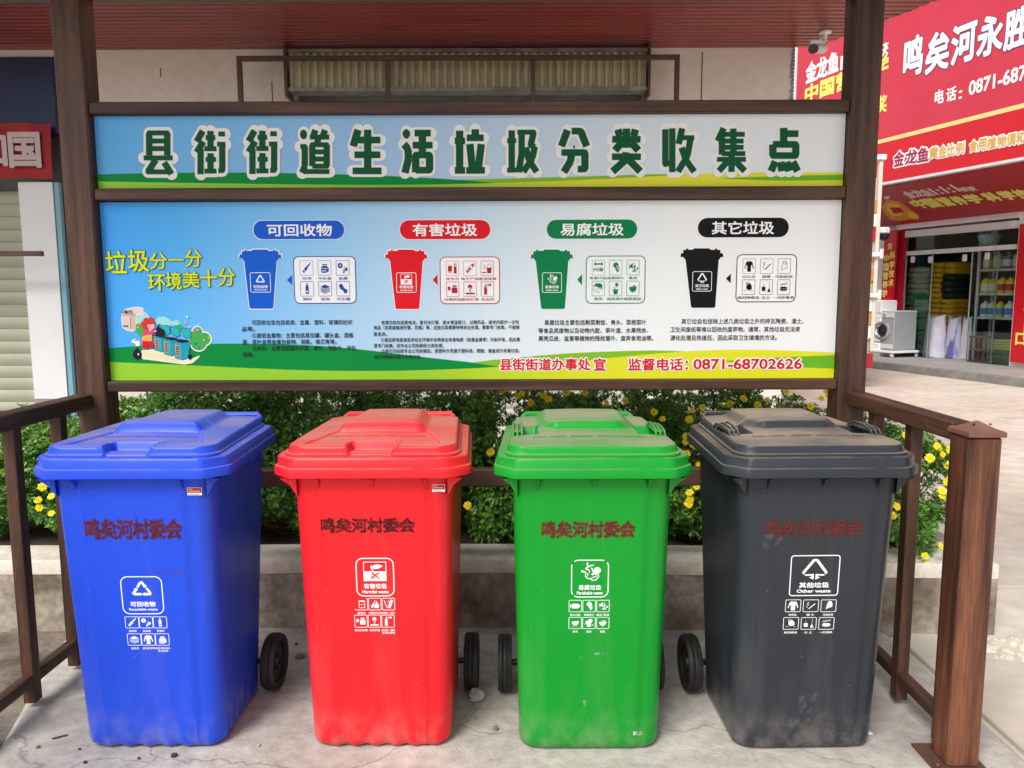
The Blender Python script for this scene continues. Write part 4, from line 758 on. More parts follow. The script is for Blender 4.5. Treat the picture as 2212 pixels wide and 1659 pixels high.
def oct_plan(ins, z, hw=.30, fy=0.0, by=.625, hb=.275, c=.062):
    pts = [(-hw + c, fy), (hw - c, fy), (hw, fy + c), (hb, by - .03), (hb - .03, by), (-hb + .03, by), (-hb, by - .03), (-hw, fy + c)]
    out = []; m = len(pts); cx, cy = 0, .31
    # soften every corner with two points, then pull inwards by 'ins'
    Q = []
    for i, p in enumerate(pts):
        a = Vector(pts[i - 1]); b = Vector(p); d = Vector(pts[(i + 1) % m]); u = (a - b).normalized() * .012; w = (d - b).normalized() * .012
        Q += [b + u, b + (u + w) * .30, b + w]
    for q in Q: out.append((q.x * (1 - ins / hw), cy + (q.y - cy) * (1 - ins / cy), z))
    return out
ICB = {'blue': (['bottle', 'gear', 'flask', 'papers', 'coat', 'milk'], ['废玻璃', '废金属', '废塑料', '废纸类', '废旧纺织物', '其他可再利用的\n生活垃圾'], 'recycle', '可回收物', 'Recyclable waste'),
       'red': (['bin_box', 'nail', 'thermo', 'medicine', 'bulb', 'spray'], ['废电池', '过期化妆品', '废温度计、血压计', '废药品及其包装物', '废旧灯管', '废杀虫剂、消毒剂\n及其包装物'], 'harm', '有害垃圾', 'Harmful waste'),
       'green': (['fishw', 'cabbage', 'peel', 'melon', 'shellw', 'bowl'], ['骨头内脏', '菜梗菜叶', '果皮 残渣', '果壳', '蛋壳', '剩饭'], 'kitchen', '易腐垃圾', 'Perishable waste'),
       'black': (['coat', 'cigarette', 'rollw', 'pot', 'broom', 'lunchbox'], ['纺织品', '烟 头', '污染纸张', '破旧陶瓷品', '尘 土', '一次性餐具'], 'other', '其他垃圾', 'Other waste')}
CFG = [
 dict(nm='blue', c=(.016, .072, .68), cx=-1.153, cy=2.22, rz=0, two=False, flute=.006, fr=(265, 352, 1242, 1328), cells=(268.5, 30.4, 29.3, 1332.8, 1359.5, 1371.5, 1399, 3), st=(196, 397, 1117, 1157), sc=(.16, .02, .03), stick=(414.6, 445, 1047, 1064),
      label='blue wheelie bin with front hand slot in its lid, leftmost of the four'),
 dict(nm='red', c=(.78, .014, .022), cx=-.424, cy=2.22, rz=0, two=False, flute=.006, fr=(771, 852, 1201, 1287.7), cells=(766.6, 29.3, 27.8, 1291, 1318.8, 1329, 1358, -1.5), st=(699, 896, 1114, 1143), sc=(.14, .01, .012), stick=(936, 963, 1040, 1056.5),
      label='bright red wheelie bin with front hand slot, between the blue and green bins'),
 dict(nm='green', c=(.002, .28, .022), cx=.243, cy=2.205, rz=0, two=True, flute=0, fr=(1233, 1314.5, 1205, 1290), cells=(1228.6, 29.8, 28.5, 1295.4, 1323, 1334, 1361, 0), st=(1170.6, 1367, 1121, 1154), sc=(.20, .025, .02), stick=None,
      label='green wheelie bin with two ribbed side grips on its lid'),
 dict(nm='black', c=(.027, .032, .040), cx=.930, cy=2.205, rz=.02, two=True, flute=0, fr=(1702.8, 1811, 1194.4, 1287), cells=(1696, 38.4, 34.4, 1294.4, 1322.8, 1334.4, 1362.8, -3), st=(1651, 1853, 1118, 1151), sc=(.17, .03, .025), stick=None,
      label='dark grey wheelie bin with dusty lid, beside the right railing')]
def lid_height(x, y, two):
    """height of the lid's top surface above its own base plane (metres)"""
    z = .030 + .012 * (1 - (x / .28) ** 2) * min(1, max(0, y / .2))
    z += .0 - .012 * max(0, (y - .5)) / .12
    # raised middle: steep front step, long sloping flanks, falls away at the back
    y0 = .205 if not two else .215; ft = min(1, max(0, (y - y0) / .012)); bk = min(1, max(0, (.545 - y) / .05))
    hwp = (.150 if y < .26 else .150 - (y - .26) * .05); fl = .035 if y < .235 else .05
    if two: hwp = .135 + min(.035, max(0, (y - .22) * .5)); fl = .05
    sd = min(1, max(0, (hwp + .0 - abs(x)) / fl + (.0 if y > .24 else .0)))
    sm = lambda t: t * t * (3 - 2 * t)
    top = .026 * sm(ft) * sm(bk) * sm(sd); 
    if two: fr = min(1, max(0, (y - (y0 - .0)) / .03)); top = .026 * sm(fr) * sm(bk) * sm(sd)
    z += top
    if not two:
        # shallow front field bounded by two diagonal steps running to the front corners
        if y < y0 + .004:
            lim = .152 + (y0 - y) / (y0 - .055) * .058 if y > .055 else .210
            d = lim - abs(x); z -= .0075 * sm(min(1, max(0, d / .008))) * sm(min(1, max(0, (y - .035) / .02)))
        # hand slot open to the front
        a = min(1, max(0, (.074 - abs(x)) / .012)); b_ = min(1, max(0, (.078 - y) / .012)); e = min(1, max(0, (y + .0) / .01))
        z -= .021 * sm(a) * sm(b_)
        a2 = min(1, max(0, (.086 - abs(x)) / .006)); b2 = min(1, max(0, (.092 - y) / .006)); z += .004 * sm(a2) * sm(b2) * (1 - sm(a) * sm(b_))
    else:
        ax = abs(x); a = min(1, max(0, (ax - .158) / .010)) * min(1, max(0, (.242 - ax) / .008)); b_ = min(1, max(0, (y - .165) / .012)) * min(1, max(0, (.315 - y) / .02))
        z -= .026 * sm(a) * sm(b_)
    return z
def lid_halfwidth(y, L=.575, r=.062, f=.259, b=.228):
    w = f + (b - f) * y / L
    if y < r: d = r - y; w -= r - sqrt(max(r * r - d * d, 0))
    if y > L - .06: d = y - (L - .06); w -= .06 - sqrt(max(.06 ** 2 - d * d, 0))
    return w
EXPORT = {}
def build_bin(c):
    nm = c['nm']; bm_, rm, lm = plastic(nm, c['c'], .85 if nm in ('green', 'black') else .62)
    t = empty('wheelie_bin', (c['cx'], c['cy'], 0), c['rz'], c['label'], 'bin', 'four sorting bins in a row')
    # body: tapering tub
    b = MB(); R = []
    zs = [.004, .012, .03, .06, .10, .14, .19, .3, .5, .7, .86, .925]
    for z in zs:
        hw = .223 + (z / .9) * .019; y0 = yface(z); y1 = .47 + z / .9 * .11; r = .055; fl = c['flute'] * max(0, 1 - z / .17) ** 1.2
        if z < .012: hw -= .010; y0 += .010; y1 -= .01
        elif z < .03: hw -= .003; y0 += .003
        zz = z
        ring = rounded(hw, y0, y1, r, zz, proud=.006 if .02 < z else .003, flute=fl)
        if c['flute'] and z < .02: ring = [(x, y, zz + (.005 * (1 + sin(x * 95)) * .5)) for x, y, _ in ring]
        R.append(ring)
    b.rings(R, True, True); body = b.build('body', bm_, t, smooth=42)
    # gussets under the collar
    gx = (-.160, .160) if nm == 'blue' else ((-.160, .0, .165) if nm == 'red' else (-.165, -.0, .165))
    for x in gx:
        w = .004 if x or nm != 'red' else .009; b = MB()
        b.add([(x - w, .012, .899), (x + w, .012, .899), (x + w, .042, .899), (x - w, .042, .899), (x - w * .6, .041, .862), (x + w * .6, .041, .862)], [(0, 1, 5, 4), (0, 4, 3), (1, 2, 5), (2, 3, 4, 5), (0, 3, 2, 1)]); b.build('gusset', bm_, t, smooth=False)
    for s in (-1, 1):
        b = MB(); x = s * .228; b.add([(x, .045, .899), (x + s * .045, .03, .899), (x + s * .045, .06, .899), (x, .10, .899), (x, .05, .84), (x, .08, .84), (x + s * .02, .045, .875), (x + s * .02, .075, .875)], [(0, 1, 6, 4), (1, 2, 7, 6), (6, 7, 5, 4), (2, 3, 5, 7)]); b.build('gusset', bm_, t, smooth=False)
        for y in (.2, .4):
            b = MB(); b.add([(x, y - .004, .899), (x + s * .05, y - .004, .899), (x, y - .004, .84), (x, y + .004, .899), (x + s * .05, y + .004, .899), (x, y + .004, .84)], [(0, 1, 2), (3, 5, 4), (1, 4, 5, 2), (0, 3, 4, 1)]); b.build('gusset', bm_, t, smooth=False)
    # collar
    b = MB(); z0 = .903
    b.rings([oct_plan(.048, z0 + .004), oct_plan(.004, z0), oct_plan(0, z0 + .003), oct_plan(.0, z0 + .026), oct_plan(.0015, z0 + .0295), oct_plan(.0075, z0 + .0315), oct_plan(.0085, z0 + .034), oct_plan(.0095, z0 + .056), oct_plan(.0125, z0 + .060), oct_plan(.030, z0 + .0635), oct_plan(.05, z0 + .064)], False, False)
    b.build('rim', rm, t, smooth=38)
    # rear hinge lugs and push bar
    b = MB(); b.path([(-.20, .60, .965), (-.20, .645, .985), (-.19, .655, .992), (.19, .655, .992), (.20, .645, .985), (.20, .60, .965)], .013, 10)
    for x in (-.13, -.05, .05, .13): b.box(x - .012, x + .012, .60, .652, .955, .985, bev=.003)
    b.build('push_bar', rm, t, smooth=45)
    # lid
    two = c['two']; LY, LZ = .034, .966; L = .575
    ys_ = sorted(set([0, .002, .006, .012, .018, .026, .034, .042, .05, .058, .066, .07, .074, .078, .082, .086, .09, .094, .1] + list(np.arange(.11, .2, .01)) + list(np.arange(.165, .18, .004)) + list(np.arange(.2, .25, .004)) + list(np.arange(.26, .53, .012)) + list(np.arange(.29, .32, .005)) + [.53, .54, .55, .558, .564, .569, .5725, L]))
    NX = 132; ss = [sin(pi / 2 * (2 * i / NX - 1) * .0) if 0 else (2 * i / NX - 1) for i in range(NX + 1)]
    ss = [s_ * (1.06 - .06 * s_ * s_) for s_ in ss]
    V = []; 
    def edge(x, y):
        d = min(lid_halfwidth(y) - abs(x), y + .0, L - y); q = min(1, max(0, d / .010)); return .008 * (1 - sqrt(1 - (1 - q) ** 2))
    for y in ys_:
        w = lid_halfwidth(y)
        for s_ in ss: x = s_ * w; V.append((x, LY + y, LZ + lid_height(x, y, two) - edge(x, y)))
    n = NX + 1; m_ = len(ys_); F_ = [(j * n + i, j * n + i + 1, (j + 1) * n + i + 1, (j + 1) * n + i) for j in range(m_ - 1) for i in range(NX)]
    bnd = [i for i in range(n)] + [j * n + NX for j in range(1, m_)] + [(m_ - 1) * n + i for i in range(NX - 1, -1, -1)] + [j * n for j in range(m_ - 2, 0, -1)]
    b = MB(); b.add(V, F_); K_ = len(bnd); prev = bnd
    for off, z in ((.0015, None), (.003, .010), (.004, .008), (.010, .0065), (.011, .004), (.011, .0), (.004, -.001)):
        base = len(b.v)
        for k in bnd:
            x, y, zt = V[k]; cx_, cy_ = 0, LY + L / 2; d = sqrt(x * x + (y - cy_) ** 2); x2 = x * (1 + off / .26); y2 = cy_ + (y - cy_) * (1 + off / .29)
            b.v.append((x2, y2, (zt - .006) if z is None else min(LZ + z, zt)))
        for i in range(K_):
            a_, c_ = prev[i], prev[(i + 1) % K_]; b.f.append((a_, c_, base + (i + 1) % K_, base + i)); b.mi.append(0)
        prev = [base + i for i in range(K_)]
    b.f.append(tuple(prev)); b.mi.append(0)
    lid = b.build('lid', lm, t, smooth=50)
    # lid lettering standing in low relief
    Ml = lambda u, v, d: (u, v, LZ + lid_height(u, v - LY, two) + d)
    f = Flat(Ml, .0004); tx = 'NO  HOT  ASHES  AND  LIQUIDS' if two else 'NO HOT ASHES AND LIQUIDS'
    yb = .150 if not two else .115
    f.text(tx, -.150 if not two else -.175, LY + yb, .150 if not two else .175, size=.024, m=rm, off=.0); f.d = .0022; f.text(tx, -.150 if not two else -.175, LY + yb, .150 if not two else .175, size=.024, m=rm, off=.0)
    f.done('relief_lettering', lid)
    if two:
        for s in (-1, 1):
            b = MB()
            for k, x in enumerate((.224, .238, .252)):
                x = (x - .012) * s; b.path([(x, .145 + LY, LZ + .030), (x, .165 + LY, LZ + .047), (x, .21 + LY, LZ + .056 - .003 * k), (x, .27 + LY, LZ + .056 - .003 * k), (x, .31 + LY, LZ + .044), (x, .325 + LY, LZ + .030)], .0036, 6)
            b.box(min(s * .208, s * .244), max(s * .208, s * .244), .165 + LY, .31 + LY, LZ + .040, LZ + .046, bev=.002)
            b.build('lid_grip', lm, t, smooth=50)
    else:
        b = MB()
    # wheels and axle
    ax = MB(); ax.tube((-.255, .475, .102), (.255, .475, .102), .011, 12); ax.build('axle', black_m, t, smooth=40)
    for s in (-1, 1):
        x = s * .272; w = MB(); 
        w.lathe([(.072, -.017), (.088, -.024), (.095, -.025), (.0995, -.016), (.1005, -.012), (.098, -.009), (.1015, -.006), (.0985, -.002), (.0985, .002), (.1015, .006), (.098, .009), (.1005, .012), (.0995, .016), (.095, .025), (.088, .024), (.072, .017)], (0, 0, 0), 'X', 48, caps=False)
        w.rings([[(hx, .072 * cos(2 * pi * i / 48), .072 * sin(2 * pi * i / 48)) for i in range(48)] for hx in (-.017, .017)])
        tyre = w.build('wheel', rubber, t, smooth=35, loc=(x, .475, .102)); tyre.rotation_euler = (random.random(), 0, 0)
        h = MB(); h.lathe([(.0715, -.010), (.066, -.012), (.06, -.006), (.03, -.005), (.026, -.02), (.012, -.022), (.012, .022), (.026, .02), (.03, .005), (.06, .006), (.066, .012), (.0715, .010)], (0, 0, 0), 'X', 36)
        for k in range(6):
            a = k * pi / 3; 
            for sx in (-1, 1): h.add([(sx * .0062, .026 * cos(a - .1), .026 * sin(a - .1)), (sx * .0062, .064 * cos(a - .04), .064 * sin(a - .04)), (sx * .0062, .064 * cos(a + .04), .064 * sin(a + .04)), (sx * .0062, .026 * cos(a + .1), .026 * sin(a + .1)), (sx * .013, .026 * cos(a), .026 * sin(a)), (sx * .010, .064 * cos(a), .064 * sin(a))], [(0, 1, 5, 4), (3, 4, 5, 2)])
        h.build('hub', hubm, tyre, smooth=40)
    # prints on the front face
    ca, sa = cos(c['rz']), sin(c['rz']); n_ = np.array([0, -.9, .048]); n_ /= np.linalg.norm(n_); n_w = np.array([n_[0] * ca - n_[1] * sa, n_[0] * sa + n_[1] * ca, n_[2]]); yl = yface(.5) - .006
    p0 = np.array([c['cx'] - yl * sa, c['cy'] + yl * ca, .5])
    def Lc(x, y): p = onP(x, y, p0, n_w) - np.array([c['cx'], c['cy'], 0]); return (p[0] * ca + p[1] * sa, p[2])
    Mf = lambda u, v, d: (u, yface(v) - (.006 if abs(u) < .153 * (.223 + v / .9 * .019) / .23 else 0.0002) - .0003 - d, v)
    Mp = lambda u, v, d: (u, yface(v) - .0064 - d, v)
    ic, lb, sym, zh, en = ICB[nm]; wm = flat('bin_white', (.80, .82, .82)); colr = bm_
    x0, x1, y0, y1 = c['fr']; a = Lc(x0, y1); q = Lc(x1, y0); u0, v0, u1, v1 = a[0], a[1], q[0], q[1]; w = u1 - u0; h = v1 - v0
    f = Flat(Mp, .0002); gaps = () if nm != 'green' else (8, 9, 14, 15, 20); f.rring(u0, v0, u1, v1, .022 if nm != 'black' else .010, .0032, wm, gaps)
    IC(f, sym, u0 + w * .2, v0 + h * (.40 if sym != 'harm' else .40), u0 + w * .8, v0 + h * (.93 if sym != 'harm' else .90), wm, colr)
    f.text(zh, u0 + w * .2, 0, u0 + w * .8, m=wm, v1=v0 + h * .33, off=.03) if False else None
    f.text(zh, u0 + w * .2, v0 + h * .205, u0 + w * .8, m=wm, v1=v0 + h * .335, off=.03)
    f.text(en, u0 + w * .16, v0 + h * .085, u0 + w * .84, m=wm, v1=v0 + h * .165, off=.03)
    f.done('waste_symbol', t)
    cx0, pit, cw, ya, yb_, yc, yd, sh2 = c['cells']
    for k in range(6):
        r_ = k // 3; xx = cx0 + pit * (k % 3) + sh2 * r_; a = Lc(xx, yb_ if r_ == 0 else yd); q = Lc(xx + cw, ya if r_ == 0 else yc)
        f = Flat(Mp, .0002); f.rring(a[0], a[1], q[0], q[1], .004, .0018, wm, () if not (nm == 'red' and k == 0) else (11, 12, 13, 14, 15, 16, 17)); ww, hh = q[0] - a[0], q[1] - a[1]
        IC(f, ic[k], a[0] + ww * .08, a[1] + hh * .06, q[0] - ww * .08, q[1] - hh * .06, wm, colr)
        for li, s_ in enumerate(lb[k].split('\n')):
            tw = min(.0040 * len(s_), ww * .5); cu = (a[0] + q[0]) / 2; f.text(s_, cu - tw, a[1] - .0125 - .0085 * li, cu + tw, m=wm, v1=a[1] - .0055 - .0085 * li, off=.02)
        f.done('pictogram', t)
    x0, x1, y0, y1 = c['st']; a = Lc(x0, y1); q = Lc(x1, y0); f = Flat(Mf, .0006)
    for k, (off, al) in enumerate(((.075, .16), (.048, .26), (.014, .5))):
        mm = spray(c['sc'], nm + str(k), al * (1 if nm != 'red' else .8)); e = .0012 * (2 - k); f.d += .0003; f.text('鸣矣河村委会', a[0] - e, a[1] - e, q[0] + e, m=mm, v1=q[1] + e, off=off)
    f.done('stencil_lettering', t)
    if c['stick']:
        x0, x1, y0, y1 = c['stick']; a = Lc(x0, y1); q = Lc(x1, y0); Ms = lambda u, v, d: (u, yface(v) - .0008 - d, v) ; f = Flat(Ms, .0002); mid = a[1] + (q[1] - a[1]) * .32
        f.rect(a[0], a[1], q[0], q[1], P_white); f.rect(a[0] + .001, mid, q[0] - .001, q[1] - .001, flat('sticker_red', (.45, .03, .03)))
        f.text('环卫专用垃圾桶', a[0] + .004, mid + .003, q[0] - .004, m=flat('sticker_pale', (.7, .5, .45)), v1=mid + .0085, off=.02) if False else f.rect(a[0] + .004, mid + .004, q[0] - .006, mid + .0065, flat('sticker_pale', (.7, .5, .45)))
        f.rect(a[0] + .004, a[1] + .002, q[0] - .008, a[1] + .0035, P_text); f.rect(a[0] + .004, q[1] - .006, a[0] + .016, q[1] - .0035, flat('sticker_pale', (.7, .5, .45))); f.done('sticker', t)
    if nm in SCUFF:
        for (pts, col, al) in SCUFF[nm]:
            f = Flat(Mp, .0003); f.poly([Lc(x, y) for x, y in pts], scuff_mat(nm, col, al)); f.done('scuff_mark', t)
    return t
def scuff_mat(nm, col, al):
    key = 'scuff_%s_%d' % (nm, int(al * 100))
    if key in MATS: return MATS[key]
    m = bpy.data.materials.new(key); m.use_nodes = True; n = m.node_tree.nodes; l = m.node_tree.links; b = n['Principled BSDF']; b.inputs['Base Color'].default_value = (*col, 1); b.inputs['Roughness'].default_value = .8
    t = n.new('ShaderNodeTexNoise'); t.inputs['Scale'].default_value = 38; t.inputs['Detail'].default_value = 8; tc = n.new('ShaderNodeTexCoord'); l.new(tc.outputs['Object'], t.inputs[0])
    r = n.new('ShaderNodeMapRange'); r.inputs['From Min'].default_value = .46; r.inputs['From Max'].default_value = .8; r.inputs['To Max'].default_value = al; l.new(t.outputs[0], r.inputs[0]); l.new(r.outputs[0], b.inputs['Alpha']); MATS[key] = m; return m
zr = lambda L: [((2730 + x * .6175) / 1.8517, (2048 + y * .6175) / 1.8517) for x, y in L]
zg = lambda L: [((1366 + x * .6175) / 1.8517, (2048 + y * .6175) / 1.8517) for x, y in L]
SCUFF = {'black': [(zr([(600, 1420), (720, 1360), (860, 1370), (860, 1440), (700, 1450)]), (.24, .235, .23), .4), (zr([(760, 1210), (850, 1190), (900, 1210), (850, 1400), (790, 1400)]), (.24, .235, .23), .4), (zr([(480, 140), (600, 110), (640, 150), (560, 240), (480, 220)]), (.24, .235, .22), .35)],
         'green': [(zg([(1640, 930), (1675, 925), (1672, 955), (1660, 975), (1645, 975)]), (.8, .8, .78), 1.0), (zg([(1690, 925), (1710, 925), (1708, 938), (1692, 938)]), (.8, .8, .78), 1.0), (zg([(1905, 1475), (1960, 1470), (1965, 1500), (1905, 1505)]), (.62, .45, .36), 1.0), (zg([(1570, 1255), (1590, 1255), (1590, 1300), (1572, 1300)]), (.8, .8, .78), .5)],
         'blue': [([(420, 1222), (520, 1225), (690, 1240), (690, 1262), (520, 1246), (400, 1245)][:0] or [(300, 1238), (345, 1222), (400, 1228), (415, 1245), (350, 1236)], (.16, .03, .12), .5)]}
for c in CFG: build_bin(c)

# ---------------------------------------------------------------- flowering hedge: lobed-leaved bushes with yellow daisies
def leaf_mat():
    m = bpy.data.materials.new('daisy_bush_leaf'); m.use_nodes = True; n = m.node_tree.nodes; l = m.node_tree.links; b = n['Principled BSDF']; b.inputs['Roughness'].default_value = .42; b.inputs['Specular IOR Level'].default_value = .5
    g = n.new('ShaderNodeNewGeometry'); cr = n.new('ShaderNodeValToRGB'); e = cr.color_ramp.elements
    e[0].color = (.03, .095, .014, 1); e[1].color = (.27, .50, .06, 1); q = e.new(.4); q.color = (.08, .22, .026, 1); q = e.new(.75); q.color = (.15, .36, .045, 1)
    l.new(g.outputs['Random Per Island'], cr.inputs[0]); l.new(cr.outputs[0], b.inputs['Base Color'])
    tr = n.new('ShaderNodeBsdfTranslucent'); mx = n.new('ShaderNodeMixShader'); mx.inputs[0].default_value = .25; l.new(cr.outputs[0], tr.inputs[0]); l.new(b.outputs[0], mx.inputs[1]); l.new(tr.outputs[0], mx.inputs[2]); l.new(mx.outputs[0], n['Material Output'].inputs[0]); return m
leafm = leaf_mat(); twig = mat('twig', (.16, .11, .07), .9, col2=(.25, .19, .13), scale=30); petm = mat('petal_yellow', (.95, .74, .006), .5); discm = mat('flower_disc', (.85, .52, .004), .7)
# one lobed leaf, along +x, unit length
LV = np.array([(0, 0, 0), (.3, .05, .02), (.3, -.05, .02), (.48, .19, .06), (.52, .06, .05), (.48, -.19, .06), (.52, -.06, .05), (.76, .22, .05), (.76, .08, .04), (.76, -.22, .05), (.76, -.08, .04), (1.0, .0, -.03)])
LF = [(0, 2, 1), (1, 2, 6, 4), (1, 4, 3), (2, 5, 6), (4, 6, 10, 8), (4, 8, 7), (6, 9, 10), (8, 10, 11)]
def rosette(nl=8):
    vs, fs = [], []
    for k in range(nl):
        az = k * 2.4 + rng.uniform(-.3, .3); el = rng.uniform(.15, 1.25) ; s = rng.uniform(.75, 1.15) * (1.0 if el < .8 else .7)
        ce, se = cos(el), sin(el); ca, sa = cos(az), sin(az); V = LV * s
        roll = rng.uniform(-.5, .5); y = V[:, 1] * cos(roll) - V[:, 2] * sin(roll); z = V[:, 1] * sin(roll) + V[:, 2] * cos(roll)
        x2 = V[:, 0] * ce - z * se; z2 = V[:, 0] * se + z * ce + k * .03; P = np.stack([x2 * ca - y * sa, x2 * sa + y * ca, z2], 1); b0 = sum(len(q) for q in vs)
        vs.append(P); fs += [tuple(i + b0 for i in f) for f in LF]
    return np.concatenate(vs), fs
ROS = [rosette() for _ in range(10)]
FOL = []
def foliage_mesh(n, size=.040):
    """crown of one bush in a unit-radius box, leaves kept at real size; four of these are shared by all the bushes"""
    rx, ry, rz = .40, .44, .33
    lump = [(rng.uniform(0, 6.28), rng.uniform(2, 4), rng.uniform(.04, .10)) for _ in range(4)]
    V, F_, off, tips = [], [], 0, []
    for k in range(n):
        d = rng.normal(size=3); d /= np.linalg.norm(d); d = np.sign(d) * np.abs(d) ** .7; d /= max(np.linalg.norm(d), 1e-6) ** .7
        r = 1 - abs(rng.normal()) * .13 if rng.random() < .78 else rng.uniform(.45, .9)
        r *= 1 + sum(a * sin(w * (d[0] * 2 + d[2] * 1.5) + p) for p, w, a in lump)
        c_ = np.array([d[0] * rx * r, d[1] * ry * r, rz + d[2] * rz * r])
        if c_[2] < .02: continue
        nrm = np.array([d[0] / rx, d[1] / ry, d[2] / rz]); nrm /= np.linalg.norm(nrm); nrm = nrm * .8 + np.array([0, 0, .7]) + rng.normal(size=3) * .25; nrm /= np.linalg.norm(nrm)
        a = np.cross(nrm, rng.normal(size=3)); a /= np.linalg.norm(a); b_ = np.cross(nrm, a); M_ = np.stack([a, b_, nrm], 0)
        P, f0 = ROS[int(rng.integers(10))]; s = size * rng.uniform(.7, 1.2); V.append(P @ M_ * s + c_); F_ += [tuple(i + off for i in f) for f in f0]; off += len(P)
        if k % 14 == 0: tips.append(c_)
    me = bpy.data.meshes.new('foliage'); me.from_pydata(np.concatenate(V).tolist(), [], F_); me.materials.append(leafm)
    b = MB()
    for c_ in tips[:90]:
        base = np.array([c_[0] * .15, c_[1] * .15, 0]); mid = base * .4 + c_ * .6 + np.array([0, 0, -.04]); b.path([base, mid, c_], .0026, 5)
    so_ = b.build('stem', twig, None, smooth=60); ms = so_.data; bpy.data.objects.remove(so_)
    return me, ms
FOL = [foliage_mesh(2900) for _ in range(4)]
def bush(k, cx, cy, rx, ry, z0, z1, label):
    t = empty('daisy_bush', (cx, cy, z0), 0, label, 'bush', 'daisy bushes growing in the planter'); me, ms = FOL[k % 4]; rz_ = (0, pi)[(k // 4) % 2]
    for nm, q in (('foliage', me), ('stem', ms)):
        o = bpy.data.objects.new(nm, q); COL.objects.link(o); o.parent = t; o.scale = (rx / .40, ry / .44, (z1 - z0) / .66); o.rotation_euler = (0, 0, rz_)
    return t
BUSH = [(-3.25, 3.86, .42, .44, .86, 'bright green daisy bush outside the left railing, at the far left end of the hedge'),
        (-2.62, 3.82, .42, .44, .85, 'bright green daisy bush seen through the left railing, left of its two balusters'),
        (-2.02, 3.80, .42, .42, .88, 'dense green daisy bush with a few low flowers behind the left railing'),
        (-1.50, 3.78, .40, .44, 1.07, 'dark green daisy bush behind the left rear post and blue lid'),
        (-.98, 3.80, .40, .46, 1.06, 'daisy bush without flowers behind the right part of the blue lid'),
        (-.47, 3.84, .37, .44, 1.01, 'dark daisy bush with bare twigs behind the red lid'),
        (.02, 3.74, .36, .42, 1.03, 'daisy bush dotted with yellow flowers between the red and green bins'),
        (.50, 3.80, .36, .44, 1.0, 'daisy bush with two yellow flowers behind the green lid'),
        (.95, 3.74, .35, .42, 1.02, 'daisy bush with many yellow flowers between the green and black bins'),
        (1.38, 3.86, .30, .44, .90, 'low daisy bush with yellow flowers behind the dark grey lid'),
        (1.70, 3.60, .33, .46, .84, 'flower-covered daisy bush beyond the right railing at the end of the planter')]
BT = []
for k, (cx, cy, rx, ry, z1, lb) in enumerate(BUSH): BT.append((cx, bush(k, cx, cy, rx * 1.1, ry, .26, z1, lb)))
# deep shade inside the hedge comes from a second tier of leaves low down at the front
def daisy_mesh(seed):
    r_ = random.Random(seed); b = MB(); n = 13
    for k in range(n):
        a = 2 * pi * k / n + r_.uniform(-.08, .08); L = r_.uniform(.85, 1.0) * .022; w = .0042; lift = r_.uniform(-.002, .004); ca, sa = cos(a), sin(a)
        pts = [(.004, -w * .5, 0), (L * .55, -w, .003 + lift * .5), (L, -w * .35, lift), (L, w * .35, lift), (L * .55, w, .003 + lift * .5), (.004, w * .5, 0)]
        b.add([(x * ca - y * sa, x * sa + y * ca, z) for x, y, z in pts], [(0, 1, 4, 5), (1, 2, 3, 4)], 0)
    R = [[(r * cos(2 * pi * i / 10), r * sin(2 * pi * i / 10), z) for i in range(10)] for r, z in ((.0068, .001), (.0062, .004), (.003, .0058))]; b.rings(R, False, True, 1)
    me = bpy.data.meshes.new('flower'); me.from_pydata(b.v, [], b.f); me.materials.append(petm); me.materials.append(discm); me.polygons.foreach_set('material_index', b.mi); return me
DM = [daisy_mesh(k) for k in range(5)]
z4 = lambda L, ox, oy, s: [((ox + x * s) / 1.8517, (oy + y * s) / 1.8517) for x, y in L]
FL = z4([(335, 765), (300, 870), (312, 930), (405, 840), (408, 975)], 0, 1560, 1 / 1.975)
TOPF = z4([(935, 970), (1040, 912), (1140, 945), (1170, 928), (1225, 990), (1310, 945), (1340, 968), (1460, 925), (1575, 925), (1715, 988), (1840, 978)], 1366, 1000, .6175) + z4([(670, 918), (395, 963), (550, 972), (250, 1003), (305, 997), (485, 1005), (830, 1013), (898, 960), (940, 920), (950, 950)], 2730, 1000, .6175)
FL += z4([(2025, 1050), (2080, 1095), (965, 1308)], 1366, 1000, .6175) + [(1010, 1092)] + z4([(60, 1040), (130, 1020), (45, 1098), (25, 1207), (20, 1245), (70, 1270), (25, 1320), (90, 1535), (45, 1570), (50, 1615), (40, 1645), (110, 1395)], 2730, 1000, .6175)
RF = z4([(165, 395), (445, 460), (375, 500), (480, 545), (400, 620), (415, 600), (470, 660), (650, 605), (640, 590), (685, 655), (740, 625), (580, 690), (735, 745), (720, 755), (735, 875), (720, 890), (430, 945), (465, 895), (685, 960), (680, 1000), (440, 1025), (395, 1050), (380, 1040), (305, 1090), (395, 1105), (410, 1120), (275, 1165), (410, 1275), (355, 1335), (675, 1420), (540, 1500), (555, 1570), (730, 905)], 3440, 1500, .4824)
def put(x, y, Y):
    p = onY(x, y, Y); t = min(BT, key=lambda q: abs(q[0] - p[0]))[1]; me = DM[random.randrange(5)]; o = bpy.data.objects.new('flower', me); COL.objects.link(o); o.parent = t
    o.location = (p[0] - t.location.x, p[1] - t.location.y, p[2] - t.location.z); d = Vector((random.uniform(-.5, .5), -1, random.uniform(.1, 1.3))).normalized(); o.rotation_euler = d.to_track_quat('Z', 'Y').to_euler(); s = random.uniform(.78, 1.05); o.scale = (s, s, s)
    b = MB(); e = Vector((0, 0, -.0005)); q = Vector((random.uniform(-.01, .01), random.uniform(-.01, .01), -.05)); 
    b.path([e, q * .5, q], .0012, 5); b.build('flower_stalk', leafm, o, smooth=False)
for x, y in FL: put(x, y, 3.35)
